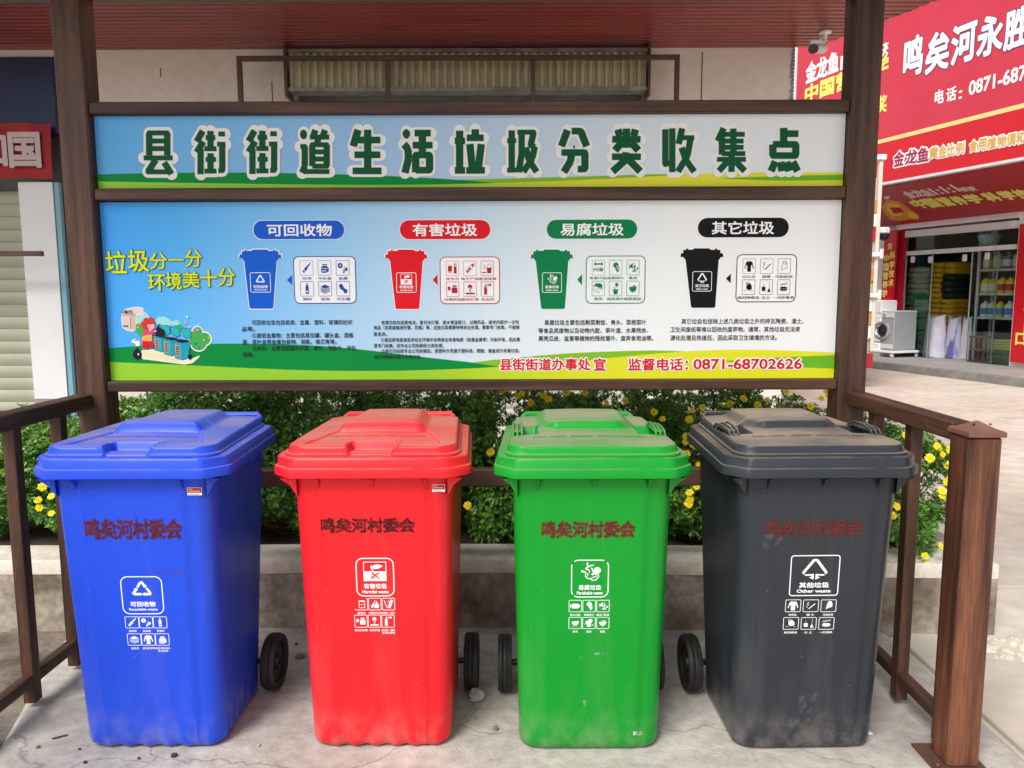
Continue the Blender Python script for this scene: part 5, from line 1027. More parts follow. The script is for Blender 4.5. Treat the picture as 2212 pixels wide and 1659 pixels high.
for x, y in TOPF: put(x, y, 3.47)
for x, y in RF: put(x, y, 3.13 if y > 1050 else 3.20)

# ---------------------------------------------------------------- shop at the side of the street
K0 = np.array([6.813, 14.381, 0]); TV = np.array([.29, -.957, 0]); NV = np.array([.957, .29, 0]); RZ = atan2(TV[1], TV[0])
def S(x, y, o): p = onP(x, y, K0 + NV * o, NV) - K0; return float(p @ TV), float(p[2])      # photo point on the plane o metres behind the kerb line -> (s, z)
def Sz(x, y, z=.13): p = onz(x, y, z) - K0; return float(p @ TV), float(p @ NV)
def shop_thing(name, s, o, z, label, cat, group=None): p = K0 + TV * s + NV * o; return empty(name, (p[0], p[1], z), RZ, label, cat, group)
alu = mat('white_aluminium', (.70, .71, .72), .4, col2=(.62, .62, .62), scale=5); glassm = mat('shop_glass', (.75, .9, .88), .03, trans=1.0, spec=.5)
def glass_mat():
    m = bpy.data.materials.new('pane_glass'); m.use_nodes = True; n = m.node_tree.nodes; l = m.node_tree.links; n.remove(n['Principled BSDF'])
    t = n.new('ShaderNodeBsdfTransparent'); t.inputs[0].default_value = (.90, .96, .95, 1); g = n.new('ShaderNodeBsdfGlossy'); g.inputs['Roughness'].default_value = .03; fr = n.new('ShaderNodeFresnel'); fr.inputs[0].default_value = 1.28
    mx = n.new('ShaderNodeMixShader'); l.new(fr.outputs[0], mx.inputs[0]); l.new(t.outputs[0], mx.inputs[1]); l.new(g.outputs[0], mx.inputs[2]); l.new(mx.outputs[0], n['Material Output'].inputs[0]); return m
paneg = glass_mat()
tile_m = mat('pavement_granite', (.30, .29, .28), .6, col2=(.37, .35, .33), scale=3, fine=.1); kerb_m = mat('kerb_stone', (.17, .16, .145), .85, col2=(.25, .235, .21), scale=5, bump=.2)
signr = mat('sign_red', (.54, .022, .05), .3, col2=(.58, .03, .06), scale=1, spec=.5, coat=.25); signd = mat('sign_red_low', (.58, .008, .018), .3)
shop_floor = MB(); R_ = []
pf = bpy.data.objects.new('shop_pavement', None)
b = MB(); b.box(-9, 12, .14, 6.5, -.01, .13); o = b.build('shop_pavement', tile_m, None, kind='structure'); o.location = K0; o.rotation_euler = (0, 0, RZ)
kb = MB(); kb.box(0, .992, 0, .136, -.01, .133, bev=.008); first = None
for k in range(20):
    if first is None: first = kb.build('kerb', kerb_m, None, kind='structure'); q = first
    else: q = first.copy(); COL.objects.link(q)
    p = K0 + TV * (-8.5 + k); q.location = p; q.rotation_euler = (0, 0, RZ)
# building shell: dark room open to the front
OF = 1.60
dark = mat('shop_interior', (.30, .31, .32), .8, col2=(.36, .37, .37), scale=3); shelfm = mat('shelf_white', (.62, .68, .66), .5)
bs = shop_thing('shop_building', 0, 0, 0, 'shop across the street with glass front, red fascia and open sliding door', 'shop')
sL, _ = S(1950, 600, OF); sR, _ = S(2184, 700, OF)
zL = S(1955, 517, OF)[1]; zT = S(1955, 516, OF)[1]
zlint_b = S(1957, 514, OF)[1]; zlint_t = S(1957, 500, OF)[1]; ztr_t = S(1960, 543, OF)[1]; ztr_b = S(1960, 552, OF)[1]
b = MB(); b.box(sL - 4.6, sR + .25, OF + 4.0, OF + 4.2, .13, 4.3); b.box(sL - 4.8, sL - 4.6, OF + .1, OF + 4.0, .13, 4.3); b.box(sR + .25, sR + .45, OF + .1, OF + 4.0, .13, 4.3); b.box(sL - 4.6, sR + .25, OF + .31, OF + 4.0, 3.9, 4.0); b.build('room_wall', dark, bs)
b = MB(); b.box(-9, sL - .225, OF, OF + .3, .13, 7.5); b.box(sR + .0, 12, OF + .02, OF + .3, .13, 7.5); b.box(sL - .6, sR, OF, OF + .3, zlint_t + .05, 7.5); b.build('wall', white_m, bs)
b = MB(); b.box(sL - .05, sR, OF - .1, OF + .05, zlint_b, zlint_t, bev=.01); b.build('lintel_box', alu, bs)
b = MB(); b.box(sL - .22, sL, OF - .04, OF + .1, .135, zlint_b - .002, bev=.006); b.build('door_jamb', alu, bs)
b = MB(); b.box(sL + .002, sR, OF - .03, OF + .06, ztr_b, ztr_t, bev=.006); b.build('transom_bar', alu, bs)
s4 = [sL, sL + (sR - sL) * .33, sL + (sR - sL) * .66, sR]
b = MB(); b.box(sL + .004, sR - .004, OF + .008, OF + .014, ztr_t + .002, zlint_b - .002); b.build('transom_pane', paneg, bs, smooth=False)
def sx(x, y=700): return S(x, y, OF)[0]
for (xa, xb, oo) in ((1953, 2003, .0), (2001, 2007, .03), (2089, 2142, .03), (2126, 2184, .0)):
    b = MB(); b.box(sx(xa) + .002, sx(xb) - .002, OF + oo, OF + oo + .008, .14, ztr_b - .004); b.build('glass_door', paneg, bs, smooth=False)
for x in (2003.5, 2088, 2143): b = MB(); b.box(sx(x) - .012, sx(x) + .012, OF + .028, OF + .045, .14, ztr_b - .004); b.build('door_edge', mat('door_edge', (.35, .42, .40), .3) if 'door_edge' not in MATS else MATS['door_edge'], bs)
for x, y in ((1972, 557), (2010, 557), (2084, 553), (2133, 549)): s_, z_ = S(x, y, OF); b = MB(); b.box(s_ - .05, s_ + .05, OF - .02, OF + .02, z_ - .10, z_ + .03, bev=.015); b.build('door_clamp', alu, bs)
for (x, y) in ((2078, 788),): pass
# wide fascia sign standing forward over the pavement
fsn = shop_thing('fascia_sign', 0, 0, 0, 'big red shop sign with white Chinese name and telephone number', 'sign')
OS = 0.0
sA, zA = S(1720, 200, OS); zb1 = S(1893, 392, OS)[1]; zb2 = S(2212, 345, OS)[1]; zbm = (zb1 + zb2) / 2; zy1 = S(1898, 304, OS)[1]; zy2 = S(2212, 237, OS)[1]
sK = lambda x, y: S(x, y, OS)
zs0 = zbm; ztop = 7.2; sEnd = 9.0
zl = (S(1898, 300, OS)[1] + S(2212, 236, OS)[1]) / 2; print('sign', sA, zA, zb1, zb2, zy1, zy2)
b = MB(); b.box(sA, sEnd, OS, OS + .12, zs0, ztop); b.build('sign_board', signr, fsn)
Mk = lambda u, v, d: (u, OS - d, v)
b = MB(); b.box(sA, sEnd, OS - .02, OS + .125, zs0 - .045, zs0 - .002); b.build('sign_edge', alu, fsn)
b = MB(); b.box(sA - .03, sA - .001, OS - .02, OS + .14, zs0 - .045, ztop); b.build('sign_edge', alu, fsn)
f = Flat(Mk, .002); f.rect(sA, zs0 + .003, sEnd, zl - .03, signd); f.rect(sA, zl - .035, sEnd, zl + .035, P_brass); f.done('stripe', fsn)
def quad_text(f, t, x0, x1, ytop0, ybot0, O, m, off=.02, dv=0):
    """text whose left end stands at photo x0 (top ytop0, bottom ybot0) and ends at x1, measured on plane O"""
    s0, za = S(x0, ytop0, O); _, zb_ = S(x0, ybot0, O); s1, _ = S(x1, ytop0, O); f.text(t, s0, zb_ + dv, s1, m=m, v1=za + dv, off=off)
def chars(f, spec, O, m, off=.03):
    for ch, x0, x1, yt_, yb_ in spec: quad_text(f, ch, x0, x1, yt_, yb_, O, m, off)
v3 = lambda x: 1474.3 + .3335 * x; h3 = lambda y: y * .3335
f = Flat(Mk, .004); f.text
name = [('鸣', 1445, 1560, 265, 500), ('矣', 1590, 1730, 225, 490), ('河', 1755, 1905, 165, 440), ('永', 1925, 2080, 110, 395), ('胜', 2100, 2250, 70, 340)]
for off, m, dd in ((.06, flat('letter_edge', (.12, .10, .16)), 0), (.035, flat('letter_white', (.82, .83, .88)), 0)):
    for ch, x0, x1, ya, yb in name: quad_text(f, ch, v3(x0), v3(x1), h3((ya + yb) / 2 - 118), h3((ya + yb) / 2 + 118), OS, m, off)
f.done('shop_name', fsn)
f = Flat(Mk, .004)
for t, x0, x1, ya, yb in (('电', 1640, 1695, 590, 675), ('话', 1715, 1775, 575, 660), ('：', 1795, 1812, 590, 640), ('0871-687', 1862, 2224, 530, 615)): quad_text(f, t, v3(x0), v3(x1), h3(ya), h3(yb), OS, P_white, .03)
f.done('telephone_lettering', fsn)
f = Flat(Mk, .004)
for t, x0, x1, ya, yb, m in (('金龙鱼', 805, 1010, 415, 540, P_white), ('1:1:1', 1030, 1200, 370, 450, P_white), ('荣获', 1215, 1332, 320, 395, P_white), ('中国营养学', 800, 1325, 560, 668, P_gold if False else flat('lemon', (.80, .74, .16))), ('科学技术奖', 1050, 1322, 700, 800, flat('lemon', (.80, .74, .16)))):
    quad_text(f, t, v3(x0), v3(x1), h3(ya), h3(yb), OS, m, .04)
f.done('award_lettering', fsn)
low = [('金', 1375, 1440), ('龙', 1450, 1525), ('鱼', 1530, 1600), ('黄', 1605, 1660), ('金', 1665, 1715), ('比', 1722, 1770), ('例', 1778, 1830), ('食', 1865, 1915), ('用', 1922, 1975), ('植', 1982, 2040), ('物', 2048, 2105), ('调', 2112, 2165), ('和', 2172, 2225), ('油', 2235, 2290)]
f = Flat(Mk, .004)
for off, m in ((.13, P_white), (.02, None)):
    f.d += .002
    for k, (ch, x0, x1) in enumerate(low):
        yc = 1030 - (x0 - 1400) * .172; hh = 44 if k < 3 else 36; e = 0
        quad_text(f, ch, v3(x0), v3(x1), h3(yc - hh), h3(yc + hh), OS, m or (flat('plum', (.35, .02, .10)) if k < 3 else P_gold), off)
f.done('slogan_lettering', fsn)
# inclined lower sign under the overhang
O1, O2 = OS + .13, OF - .12; z1_ = zs0 - .06; z2_ = S(1901, 487, O2)[1]; z2b = S(2212, 460, O2)[1]; z2_ = (z2_ + z2b) / 2; print('low sign', z1_, z2_, zlint_t)
lsn = shop_thing('underside_sign', 0, 0, 0, 'dark red inclined sign with yellow characters under the big red sign', 'sign')
nI = np.array([0, z2_ - z1_, -(O2 - O1)]); nI = nI / np.linalg.norm(nI)          # in local (s,o,z)
if nI[2] > 0: nI = -nI
NW = NV * nI[1] + np.array([0, 0, 1]) * nI[2]; PW = K0 + NV * O1 + np.array([0, 0, z1_])
def SI(x, y): p = onP(x, y, PW, NW) - K0; return float(p @ TV), (float(p @ NV) - O1) / (O2 - O1)
Mi = lambda u, t, d: (u, O1 + (O2 - O1) * t + nI[1] * d, z1_ + (z2_ - z1_) * t + nI[2] * d)
b = MB(); b.add([Mi(sA + .02, 0, 0), Mi(sEnd, 0, 0), Mi(sEnd, 1, 0), Mi(sA + .02, 1, 0), Mi(sA + .02, 0, -.03), Mi(sEnd, 0, -.03), Mi(sEnd, 1, -.03), Mi(sA + .02, 1, -.03)], [(0, 1, 2, 3), (4, 7, 6, 5), (0, 4, 5, 1), (1, 5, 6, 2), (2, 6, 7, 3), (3, 7, 4, 0)])
b.build('sign_board', mat('sign_maroon', (.40, .006, .012), .45), lsn)
z6 = lambda x, y: ((3400 + x / 3.178) / 1.8517, (480 + y / 3.178) / 1.8517)
f = Flat(Mi, .003)
def qi(t, xa, ya, xb, hpx, m, off=.04):
    a = SI(*z6(xa, ya)); b_ = SI(*z6(xb, ya - (xb - xa) * .09)); c_ = SI(*z6(xa, ya - hpx)); f.text(t, a[0], a[1], b_[0], m=m, v1=c_[1], off=off, slant=0)
lem = flat('lemon', (.80, .74, .16))
for ch, xa, xb, ya in (('金', 760, 870, 990), ('龙', 870, 980, 975), ('鱼', 985, 1095, 965), ('1:1:1', 1110, 1440, 945), ('荣', 1450, 1540, 910), ('获', 1550, 1640, 900)): qi(ch, xa, ya, xb, 95 if ch not in '荣获' else 60, flat('pale_letter', (.75, .62, .62)))
for ch, xa, xb, ya in (('中', 885, 1040, 1120), ('国', 1050, 1200, 1110), ('营', 1230, 1370, 1090), ('养', 1400, 1540, 1075), ('学', 1570, 1740, 1055), ('科', 1800, 1960, 1030), ('学', 2000, 2160, 1010), ('技', 2190, 2340, 990)): qi(ch, xa, ya, xb, 120, lem, .06)
f.done('lettering', lsn)
f = Flat(Mi, .003)   # printed oil-bottle picture, plain version
def KI(pts, m): f.poly([SI(*z6(x, y)) for x, y in pts], m)
KI([(400, 1100), (470, 1010), (640, 1040), (760, 1130), (870, 1200), (880, 1260), (780, 1260), (640, 1285), (520, 1270), (450, 1200)], flat('glow_orange', (.70, .28, .05)))
KI([(480, 1060), (600, 1060), (680, 1150), (640, 1220), (540, 1220), (470, 1140)], flat('oil_yellow', (.80, .52, .06))); KI([(500, 1110), (640, 1110), (690, 1170), (560, 1190)], P_darkred); KI([(430, 975), (500, 960), (500, 1000), (440, 1010)], flat('pale_letter', (.75, .62, .62)))
KI([(720, 1170), (800, 1170), (880, 1230), (860, 1260), (760, 1240)], flat('oil_yellow', (.80, .52, .06)))
f.done('bottle_picture', lsn)
# red vertical boards, white pipe, columns left of the door
def vboard(xa, xb, ya, yb, O, label, chs, m=signd, chm=None, x_c=None):
    s0 = S(xa, (ya + yb) / 2, O)[0]; s1 = S(xb, (ya + yb) / 2, O)[0]; z1 = S((xa + xb) / 2, ya, O)[1]; z0 = max(.135, S((xa + xb) / 2, yb, O)[1]); t = shop_thing('vertical_sign', s0, O, z0, label, 'sign')
    b = MB(); b.box(0, s1 - s0, 0, .05, 0, z1 - z0); b.build('board', m, t); f = Flat(lambda u, v, d: (u, -d, v), .003); w = s1 - s0
    for ch, yc, sz, u in chs:
        zc = S((xa + xb) / 2, yc, O)[1] - z0; f.text(ch, w * (u - sz / 2), zc - w * sz * .55, w * (u + sz / 2), m=chm or lem, v1=zc + w * sz * .55, off=.04)
    f.done('lettering', t); return t
vboard(1906, 1931, 498, 690, OF - .25, 'narrow red sign with yellow characters behind the white pipe', [('中', 557.5, .42, .30), ('国', 577, .42, .30), ('营', 596, .42, .30), ('养', 615, .42, .30), ('学', 634, .42, .30), ('科', 552, .42, .80), ('学', 572, .42, .80), ('技', 591, .42, .80), ('术', 611, .42, .80), ('荣', 533, .36, .55)])
vboard(1933, 1950, 498, 690, OF - .10, 'plain dark red strip between the white pipe and the door frame', [], m=P_darkred)
vboard(2192, 2300, 480, 788, OF - .06, 'tall red sign board with yellow characters right of the shop door', [('中', 563, .26, .36), ('国', 589, .26, .36), ('营', 615, .26, .36), ('养', 640, .26, .36), ('学', 664, .26, .36), ('口', 712, .36, .45), ('口', 735, .2, .2)])
t = shop_thing('drainpipe', S(1928, 600, OF - .08)[0], OF - .08, .13, 'white vertical pipe beside the narrow red sign', 'pipe'); b = MB(); b.tube((0, 0, 0), (0, 0, S(1928, 508, OF - .08)[1] - .13), .075, 16); b.build('pipe', white_m, t, smooth=40)
b = MB(); b.lathe([(.09, 0), (.09, .06)], (0, 0, .6), n=16); b.build('bracket', alu, t)
t = shop_thing('security_camera', S(1906, 512, .3)[0], .3, S(1906, 505, .3)[1], 'small dome camera on a white bracket above the narrow red sign', 'camera')
b = MB(); b.box(-.09, .09, -.06, .1, 0, .12, bev=.02); b.build('bracket', white_m, t); b = MB(); b.lathe([(.10, -.005), (.10, -.05), (.07, -.10), (.02, -.13)], (.03, 0, 0), n=16); b.build('dome', black_m, t, smooth=50)
# washing machine on a wheeled stand
wm_m = mat('appliance_silver', (.42, .43, .45), .4, .2, col2=(.38, .385, .40), scale=4); chrome = mat('chrome_ring', (.6, .6, .62), .25, .7)
a = onz(1890, 757, .13); s0, o0 = Sz(1898, 757, .13)
zc = [3440, 760]; zz6 = lambda x, y: ((3440 + x / 2.073) / 1.8517, (760 + y / 2.073) / 1.8517)
lw = Sz(*zz6(132, 1375)); rw = Sz(*zz6(300, 1392)); rr_ = Sz(*zz6(432, 1380)); print('washer', lw, rw, rr_)
wx, wy_ = zz6(215, 1380); pw_ = onz(wx, wy_, .13); dpt = (pw_ - CP) @ fw; ww = .60
t = empty('washing_machine', (pw_[0] - .10, pw_[1], .13), RZ, 'silver front-loading washing machine on a white wheeled stand outside the shop', 'washing machine')
b = MB(); b.box(-.30, .30, 0, .56, .17, 1.03, bev=.012); b.build('body', wm_m, t)
b = MB(); b.box(-.303, .303, -.006, .562, 1.031, 1.055, bev=.006); b.build('top', alu, t)
b = MB(); b.box(-.295, .295, -.012, -.001, .90, 1.025, bev=.003); b.build('control_panel', alu, t)
b = MB(); b.lathe([(.026, 0), (.024, -.02)], (.06, -.013, .965), 'Y', 16); b.build('dial', chrome, t); b = MB(); b.box(-.26, -.12, -.018, -.013, .94, .99, bev=.002); b.build('drawer', white_m, t)
b = MB(); b.lathe([(.17, .0), (.215, -.01), (.205, -.035), (.16, -.04), (.145, -.02), (.145, .0)], (0, -.002, .60), 'Y', 36); d_ = b.build('door', chrome, t, smooth=50); b = MB(); b.lathe([(.143, -.004), (.11, -.03), (.03, -.045)], (0, -.002, .60), 'Y', 32); b.build('porthole', mat('dark_glass', (.02, .022, .025), .08), d_, smooth=60)
b = MB(); b.box(-.30, .30, -.003, -.001, .20, .30); b.build('kick_plate', alu, t)
b = MB(); b.box(-.36, .36, -.06, .62, .10, .155, bev=.006); b.build('stand', white_m, t)
for x in (-.32, .32):
    for y in (-.03, .58): b = MB(); b.lathe([(.042, -.014), (.045, 0), (.042, .014)], (x, y, .046), 'X', 14); b.tube((x, y, .05), (x, y, .10), .014, 8); b.build('caster', alu, t)
for ch_ in list(t.children): ch_.scale = (1, 1, .88)
# appliances stacked far left
p = onP(*zz6(168, 990), K0 + NV * 1.2, NV); t = empty('white_crate', (p[0], p[1], .13), RZ, 'white crates piled behind the washing machine', 'crate')
b = MB(); hz = S(*zz6(168, 905), 1.2)[1] - .13
for k in range(4): b.box(-.30 + .02 * k, .25, -.2, .2, hz * k / 4, hz * (k + 1) / 4 - .02, bev=.02)
b.build('crate', white_m, t)
# goods inside the shop
def inside(x, y, dep): p = onP(x, y, K0 + NV * (OF + dep), NV); return p
yel = mat('sack_yellow', (.72, .46, .02), .7, col2=(.62, .36, .015), scale=14, bump=.4, bscale=24); pal = mat('sack_pale', (.62, .64, .36), .7, col2=(.70, .72, .58), scale=9, bump=.4, bscale=24); grn = mat('sack_dark', (.015, .035, .018), .6)
wsk = mat('sack_white', (.62, .60, .72), .6, col2=(.72, .70, .78), scale=6, bump=.6, bscale=14)
def sack(m, w=.42, d=.6, h=.15):
    b = MB(); R = []
    for k in range(9):
        t = k / 8; zz = h * t; q = (1 - abs(2 * t - 1) ** 3) * .16 + .84; ring = []
        for i in range(20): a = 2 * pi * i / 20; cx_, cy_ = cos(a), sin(a); ex = .45; ring.append((math.copysign(abs(cx_) ** ex, cx_) * w / 2 * q, math.copysign(abs(cy_) ** ex, cy_) * d / 2 * q, zz + .006 * sin(3 * a + k)))
        R.append(ring)
    b.rings(R, True, True); return b
ORD = ['first', 'second', 'third', 'fourth', 'fifth', 'sixth', 'seventh', 'eighth', 'ninth', 'tenth', 'eleventh', 'twelfth', 'thirteenth', 'fourteenth', 'fifteenth']
def pile(x0, x1, ytop, ybot, dep, m, label, group, n):
    s0 = (onP(x0, 680, K0 + NV * (OF + dep), NV) - K0) @ TV; s1 = (onP(x1, 680, K0 + NV * (OF + dep), NV) - K0) @ TV; zt = S((x0 + x1) / 2, ytop, OF + dep)[1]; zb_ = max(.135, S((x0 + x1) / 2, ybot, OF + dep)[1]); h = (zt - zb_) / n; first = None
    for k in range(n):
        p = K0 + TV * ((s0 + s1) / 2 + random.uniform(-.015, .015)) + NV * (OF + dep + random.uniform(-.02, .02)); lab = label + (', lowest' if k == 0 else (', topmost' if k == n - 1 else ', ' + ORD[k] + ' from the bottom'))
        if first is None:
            first = sack(m, (s1 - s0) * 1.02, .6, h * .99).build('sack', m, None, smooth=60); q = first
        else: q = first.copy(); COL.objects.link(q)
        q.location = (p[0], p[1], zb_ + k * h); q.rotation_euler = (0, 0, RZ + random.uniform(-.04, .04)); tag(q, lab, 'sack', group)
V6 = lambda x: (3440 + x / 2.073) / 1.8517; H6 = lambda y: (760 + y / 2.073) / 1.8517
pile(V6(640), V6(730), H6(600), H6(1230), 1.1, yel, 'yellow sack in the left doorway stack', 'yellow sacks piled in the shop doorway', 15)
pile(V6(738), V6(830), H6(905), H6(1230), 1.1, yel, 'yellow sack in the right doorway stack', 'yellow sacks piled under the dark ones', 8)
pile(V6(738), V6(830), H6(700), H6(900), 1.1, grn, 'dark green sack lying on the right yellow stack', 'dark sacks in the shop doorway', 4)
pile(V6(740), V6(830), H6(600), H6(695), 1.1, yel, 'yellow sack on top of the dark green sacks', 'yellow sacks above the dark ones', 2)
pile(V6(455), V6(540), H6(640), H6(1000), 1.0, pal, 'pale sack behind left glass, outer stack', 'pale sacks behind the glass', 8)
pile(V6(545), V6(628), H6(640), H6(1000), 1.2, pal, 'pale sack behind left glass, inner stack', 'pale sacks behind the glass', 8)
def tall_sack(xa, xb, ytop, ybot, dep, label, m=wsk):
    p = onP((xa + xb) / 2, ybot, K0 + NV * (OF + dep), NV); s0 = float((onP(xa, ybot, K0 + NV * (OF + dep), NV) - K0) @ TV); s1 = float((onP(xb, ybot, K0 + NV * (OF + dep), NV) - K0) @ TV); h = S((xa + xb) / 2, ytop, OF + dep)[1] - .13; w = s1 - s0
    b = MB(); R = []
    for k in range(12):
        t = k / 11; q = 1 - .12 * t; ring = []
        for i in range(24): a = 2 * pi * i / 24; ring.append((cos(a) * w / 2 * q * (1 + .05 * sin(5 * a + k)), sin(a) * w * .42 * q * (1 - .55 * t ** 2), h * t * (1 + .05 * (cos(2 * a) if t > .9 else 0)) + (.01 * sin(4 * a))))
        R.append(ring)
    b.rings(R, True, True); o = b.build('sack', m, None, smooth=70, loc=(p[0], p[1], .132)); o.rotation_euler = (0, 0, RZ); tag(o, label, 'sack', 'tall white sacks by the shop door')
tall_sack(V6(535), V6(695), H6(1045), H6(1390), .35, 'tall full white sack standing left in the shop doorway')
tall_sack(V6(715), V6(825), H6(1060), H6(1375), .42, 'tall white sack with blue and red print standing right in the doorway', mat('sack_print', (.60, .60, .74), .6, col2=(.12, .14, .42), scale=3, stretch=(1.5, 1, .3), lo=.52, hi=.58, bump=.4))
tall_sack(V6(835), V6(915), H6(1060), H6(1370), .5, 'white sack behind the sliding glass door')
# shelving with jugs
spx = V6(955); O_S = OF + .55; s0 = S(spx, 700, O_S)[0]; s1 = S(V6(1330), 700, O_S)[0]; rk = shop_thing('shelf_unit', s0, O_S, .132, 'white perforated metal shelf unit behind the shop glass', 'shelf')
zsv = [S(spx + 10, H6(y), O_S)[1] for y in (660, 857, 1052)]
for u in (0, s1 - s0):
    for d in (0, .38): b = MB(); b.box(u - .02, u + .02, d - .02, d + .02, 0, 2.55); b.build('upright', shelfm, rk)
for z_ in zsv: b = MB(); b.box(.021, s1 - s0 - .021, 0, .38, z_ - .132 - .035, z_ - .132); b.build('shelf', shelfm, rk)
def jug(bodyc, labc):
    h = .30; b = MB()
    R = [[(math.copysign(abs(cos(a)) ** .5, cos(a)) * .075 * q, math.copysign(abs(sin(a)) ** .5, sin(a)) * .06 * q, z) for a in [2 * pi * i / 16 for i in range(16)]] for q, z in ((.92, 0), (1, .01), (1, .2), (.9, .235), (.45, .26), (.3, .262), (.3, .285))]
    b.rings(R, True, True); return b
cols_ = {'yellow': (.80, .62, .05), 'blue': (.08, .22, .55), 'red': (.60, .03, .03), 'white': (.75, .75, .70)}
jm = {k: mat('jug_' + k, v, .35) for k, v in cols_.items()}
def make_jug(bk, lk, label, group):
    t = empty('oil_jug', (0, 0, 0), RZ, label, 'jug', group); jug(0, 0).build('body', jm[bk], t, smooth=50)
    b = MB(); b.rings([[(math.copysign(abs(cos(a)) ** .5, cos(a)) * .0765, math.copysign(abs(sin(a)) ** .5, sin(a)) * .0615, z) for a in [2 * pi * i / 16 for i in range(16)]] for z in (.05, .17)]); b.build('sticker', jm[lk], t, smooth=50)
    b = MB(); b.lathe([(.022, .285), (.022, .305)], n=10); b.build('cap', jm['red' if bk == 'yellow' else 'yellow'], t); b = MB(); b.path([(.02, 0, .255), (.055, 0, .285), (.065, 0, .24)], .008, 6); b.build('handle', jm[bk], t); return t
rows = [(0, 'yellow', 'white', 'top', [.10, .32, .52, .72, .94, 1.15, 1.36]), (1, 'yellow', 'red', 'middle', [.08, .24, .42, .60, .78, .96, 1.14, 1.32, 1.5]), (2, 'white', 'blue', 'bottom', [.10, .26, .42, .62, .80, .98, 1.2, 1.38])]
for ri, bk, lk, nm_, us in rows:
    protos = {}
    for k, u in enumerate(us):
        if u > s1 - s0 - .09: continue
        bb = bk if (k % 3 != 2 or ri == 1) else ('blue' if ri == 0 else 'yellow'); ll = lk if (k > 1 or ri != 1) else 'white'; key = (bb, ll); grp = f'jugs on the {nm_} shelf in the shop'; lab = f'{bb} plastic jug with {ll} sticker on the {nm_} shelf'
        if key not in protos: protos[key] = make_jug(bb, ll, lab, grp); t = protos[key]
        else: t = copy_tree(protos[key])
        t['label'] = f'{bb} plastic jug with {ll} sticker, {ORD[k]} from the left on the {nm_} shelf'
        p = K0 + TV * (s0 + u) + NV * (O_S + .10); t.location = (p[0], p[1], zsv[ri] + .002)
# stool, egg trays, carton, crates, hanging bag
st = inside(V6(1000), H6(1400), .35); t = empty('wooden_stool', (st[0], st[1], .132), RZ, 'brown wooden stool behind the shop glass', 'stool'); wd = mat('stool_wood', (.22, .09, .03), .5, col2=(.30, .13, .05), scale=8)
b = MB(); b.box(-.17, .17, -.13, .13, .44, .475, bev=.006); b.build('seat', wd, t)
for x in (-.14, .14):
    for y in (-.1, .1): b = MB(); b.box(x - .018, x + .018, y - .018, y + .018, 0, .438); b.build('leg', wd, t)
b = MB(); b.box(-.12, .12, -.11, -.09, .2, .24); b.build('stretcher', wd, t)
ct = inside(V6(1165), H6(1450), .16); sw_ = S(V6(1268), 780, OF + .16)[0] - S(V6(1062), 780, OF + .16)[0]; hc = S(V6(1165), H6(1322), OF + .16)[1] - .13
t = empty('carton', (ct[0], ct[1], .132), RZ, 'large green printed carton under the egg trays', 'carton'); cg = mat('carton_green', (.13, .20, .10), .8, col2=(.10, .28, .10), scale=6, lo=.5, hi=.56); b = MB(); b.box(-sw_ / 2, sw_ / 2, 0, .4, 0, hc, bev=.005); b.build('box', cg, t); b = MB(); b.box(-sw_ / 2, sw_ / 2, -.002, -.0005, hc * .46, hc * .52); b.build('tape', mat('tape', (.45, .36, .2), .4), t)
tr_m = mat('egg_tray', (.72, .66, .18), .8); tr_first = None
for k in range(4):
    if tr_first is None:
        b = MB()
        for i in range(8):
            for j in range(3): b.lathe([(.055, 0), (.05, .03), (.02, .035)], (-sw_ / 2 + .07 + i * (sw_ - .14) / 7, .07 + j * .11, 0), n=8)
        b.box(-sw_ / 2 + .01, sw_ / 2 - .01, .01, .36, 0, .008); tr_first = b.build('egg_tray', tr_m, None, smooth=50); q = tr_first
    else: q = tr_first.copy(); COL.objects.link(q)
    q.location = (ct[0], ct[1], .132 + hc + .001 + k * .045); q.rotation_euler = (0, 0, RZ); tag(q, 'pale yellow egg tray, ' + ('bottom one on the green carton', 'second from bottom on the green carton', 'third from bottom on the green carton', 'top one on the green carton')[k], 'tray', 'egg trays stacked on the carton')
gp = inside(V6(445), H6(1000), .5); gm = mat('crate_green', (.02, .30, .09), .4)
zg0 = S(V6(445), H6(1000), OF + .5)[1]; zg1 = S(V6(445), H6(855), OF + .5)[1]; hg = (zg1 - .13)
t = empty('drink_crate', (gp[0], gp[1], .132), RZ, 'green bottle crates stacked behind the left glass pane', 'crate'); b = MB()
for k in range(5): b.box(-.2, .2, -.15, .15, hg * k / 5, hg * (k + 1) / 5 - .03, bev=.01)
b.build('crate', gm, t)
hb_ = inside(V6(1070), H6(460), .25); t = empty('hanging_bag', (hb_[0], hb_[1], hb_[2]), RZ, 'pale plastic bag hanging behind the window above the door', 'bag'); b = MB(); hh_ = S(V6(1070), H6(300), OF + .25)[1] - hb_[2]
b.lathe([(.10, 0), (.16, .08), (.20, hh_ * .5), (.16, hh_ * .62), (.05, hh_ * .7), (.02, hh_)], n=18); b.build('bag', mat('thin_plastic', (.45, .58, .62), .4), t, smooth=60)

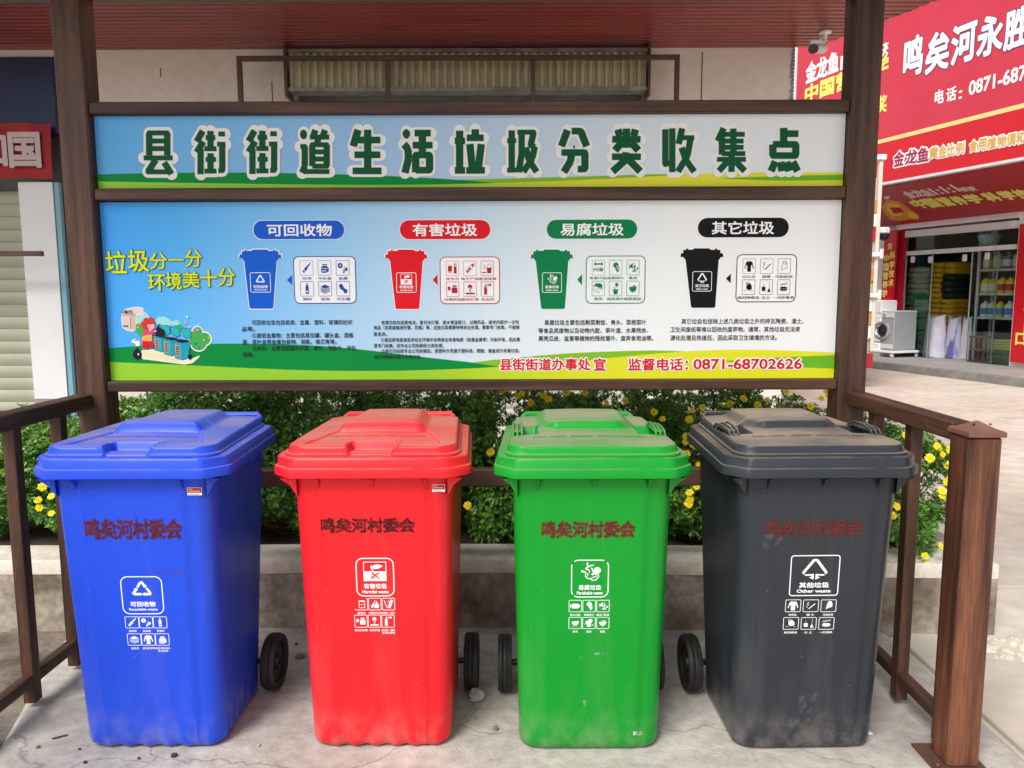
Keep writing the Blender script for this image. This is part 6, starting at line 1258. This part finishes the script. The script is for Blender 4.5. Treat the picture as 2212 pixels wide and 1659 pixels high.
# ---------------------------------------------------------------- box truck parked behind the right post (only its rear edge shows)
tk = empty('parked_truck', (4.6, 11.6, 0), radians(-4), 'cream cargo truck parked behind the right post, only its rear edge showing', 'truck')
cr_m = mat('truck_cream', (.62, .52, .38), .5, col2=(.5, .42, .32), scale=4); 
edge_x = onY(1889, 650, 11.6)[0] - 4.6
b = MB(); b.box(edge_x - 2.0, edge_x - .06, .02, 5.0, .95, 3.1, bev=.01); b.build('cargo_box', cr_m, tk)
b = MB(); b.box(edge_x - .06, edge_x - .005, -.02, .06, .55, 3.35, bev=.006); b.build('corner_post', mat('truck_post', (.66, .6, .5), .5), tk)
b = MB(); b.box(edge_x - .10, edge_x + .03, -.05, .08, 3.352, 3.43, bev=.01); b.build('post_cap', white_m, tk)
for z_ in (1.35, 1.95): b = MB(); b.box(edge_x - .16, edge_x + .05, -.07, -.021, z_, z_ + .07, bev=.01); b.tube((edge_x + .02, -.05, z_ - .02), (edge_x + .02, -.05, z_ + .12), .03, 10); b.build('hinge', alu, tk)
for k, (z_, m) in enumerate([(.75, P_white), (.95, flat('reflector_orange', (.50, .24, .10))), (1.15, P_white), (1.6, flat('reflector_orange', (.50, .24, .10))), (2.2, P_red), (2.4, P_white), (2.6, flat('reflector_orange', (.50, .24, .10)))]): b = MB(); b.box(edge_x - .13, edge_x - .062, -.012, .018, z_, z_ + .18); b.build('reflector', m, tk)
b = MB(); b.box(edge_x - 1.9, edge_x - .02, -.05, .05, .30, .52, bev=.01); b.build('bumper', mat('bumper_red', (.35, .01, .02), .5), tk)
b = MB(); b.box(edge_x - 1.7, edge_x - .3, .06, 7.0, .55, .93); b.build('chassis', black_m, tk)
for x in (edge_x - 1.75, edge_x - .28):
    for y in (1.0, 5.9): b = MB(); b.lathe([(.25, -.11), (.40, -.12), (.43, -.08), (.43, .08), (.40, .12), (.25, .11), (.1, .05)], (x, y, .43), 'X', 28); b.build('wheel', rubber, tk, smooth=40)
b = MB(); b.rings([[(x, y, z) for y, z in ((5.2, .6), (7.0, .6), (7.0, 1.5), (6.7, 2.3), (5.2, 2.4))] for x in (edge_x - 1.95, edge_x - .08)], True, True); b.build('cab', mat('cab_blue', (.06, .14, .35), .3), tk)
# ---------------------------------------------------------------- bullet camera under the canopy edge
v7 = lambda x, y: (1474.3 + .3335 * x, .3335 * y)
cy0 = 5.55; pm = onY(*v7(925, 205), cy0); zt_ = 3.405; pc = onY(*v7(870, 325), cy0)
# hang it where its foot meets the canopy sheet
d_ = ray(*v7(925, 203)); kf = (3.41 - CH) / d_[2]; pm = CP + d_ * kf; cy0 = pm[1]; pc = onY(*v7(870, 325), cy0)
t = empty('security_camera', (pm[0], pm[1], 3.408), 0, 'white bullet camera hanging from the red canopy near the right post', 'camera'); q = Vector((pc[0] - pm[0], 0, pc[2] - 3.408))
b = MB(); b.lathe([(.045, 0), (.045, -.012), (.02, -.02)], n=18); b.tube((0, 0, -.012), (.0, 0, q.z + .06), .014, 10); b.build('mount', white_m, t, smooth=40)
b = MB(); a0 = Vector((q.x + .07, .06, q.z + .03)); a1 = Vector((q.x - .06, -.10, q.z - .02)); b.tube(a0, a1, .036, 20); o = b.build('housing', alu, t, smooth=40)
b = MB(); dd = (a1 - a0).normalized(); b.tube(a1 + dd * .001, a1 + dd * .025, .035, 20); b.tube(a1 + dd * .026, a1 + dd * .03, .022, 14); b.build('lens', mat('lens_dark', (.03, .032, .035), .15), t, smooth=40)
b = MB(); b.tube(a0 + Vector((0, 0, .05)), a1 + dd * .05 + Vector((0, 0, .05)), .016, 8); b.path([(.0, 0, -.02), (-.05, .01, -.08), (-.03, .02, q.z + .1), (q.x + .08, .05, q.z + .05)], .005, 6); b.build('cable', white_m, t)

# ---------------------------------------------------------------- stones and litter on the slab
stone_m = mat('pale_stone', (.34, .31, .28), .9, col2=(.45, .42, .38), scale=20, bump=.4); dk = mat('dark_crumb', (.05, .04, .03), .9); leafdry = mat('dry_leaf', (.22, .15, .09), .8)
def rock(x, y, r, m, label, seed, flatn=.7, name='stone'):
    r_ = random.Random(seed); p = onz(x, y, 0); bm = bmesh.new(); bmesh.ops.create_icosphere(bm, subdivisions=2, radius=r)
    for v in bm.verts: v.co *= r_.uniform(.75, 1.15); v.co.z *= flatn
    zm = min(v.co.z for v in bm.verts); me = bpy.data.meshes.new(name)
    for v in bm.verts: v.co.z -= zm * .9
    bm.to_mesh(me); bm.free(); me.materials.append(m); o = bpy.data.objects.new(name, me); COL.objects.link(o); o.location = (p[0], p[1], 0.0005); tag(o, label, 'stone' if m is stone_m else 'crumb')
rock(1028, 1512, .030, stone_m, 'grey stone lying on the slab between the red and green bins', 1)
rock(1070, 1577, .010, leafdry, 'small brown crumb on the slab left of the green bin', 2); rock(648, 1421, .020, leafdry, 'brown dry seed pod beside the blue bin wheel', 3, .4)
rock(376, 1635, .010, dk, 'largest black crumb in front of the blue bin', 4); rock(184, 1649, .006, dk, 'dark crumb in front of the left edge of the blue bin', 5); rock(300, 1640, .005, dk, 'tiny dark crumb in front of the middle of the blue bin', 6); rock(82, 1616, .007, leafdry, 'brown crumb left of the blue bin base', 7)
rock(172, 1620, .005, dk, 'tiny dark crumb at the left corner of the blue bin base', 12); rock(1877, 1587, .012, mat('paper_scrap', (.8, .78, .76), .8), 'white scrap on the slab right of the dark grey bin', 8, .4); rock(640, 1393, .007, dk, 'tiny dark crumb behind the blue bin wheel', 9)
rock(559, 1612, .006, stone_m, 'tiny pale chip right of the blue bin', 10); rock(1806, 1540, .006, stone_m, 'tiny pale chip beyond the dark grey bin', 11)
tw = onz(130, 1594, 0); b = MB(); b.path([(-.02, -.01, .003), (0, 0, .004), (.018, .012, .003)], .0025, 5); tag(b.build('twig', dk, None, loc=(tw[0], tw[1], .0005)), 'short dark twig on the slab left of the blue bin', 'twig')
rs = onz(8, 1492, -.05); b = MB(); b.rings([[(-.03, -.02, 0), (.03, -.02, .002), (.03, .02, .012), (-.03, .02, .004)], [(-.02, -.015, .012), (.03, -.012, .02), (.028, .02, .03), (-.02, .02, .016)]], True, True); tag(b.build('wrapper', mat('wrapper_pink', (.6, .1, .12), .5), None, loc=(rs[0], rs[1], -.058)), 'pink wrapper on the dirt outside the left railing', 'litter')
# broken concrete edge at the end of the planter
b = MB(); random.seed(5)
for k in range(34):
    x = random.uniform(1.92, 2.16); y = random.uniform(2.86, 3.08); r = random.uniform(.008, .028); n_ = random.choice((5, 6, 7)); b.lathe([(r, 0), (r * .8, r * .35), (r * .3, r * .5)], (x, y, .0), n=n_)
tag(b.build('rubble', cap_m, None, smooth=False), 'crumbled cement rubble at the end of the planter', 'rubble', kind='stuff')
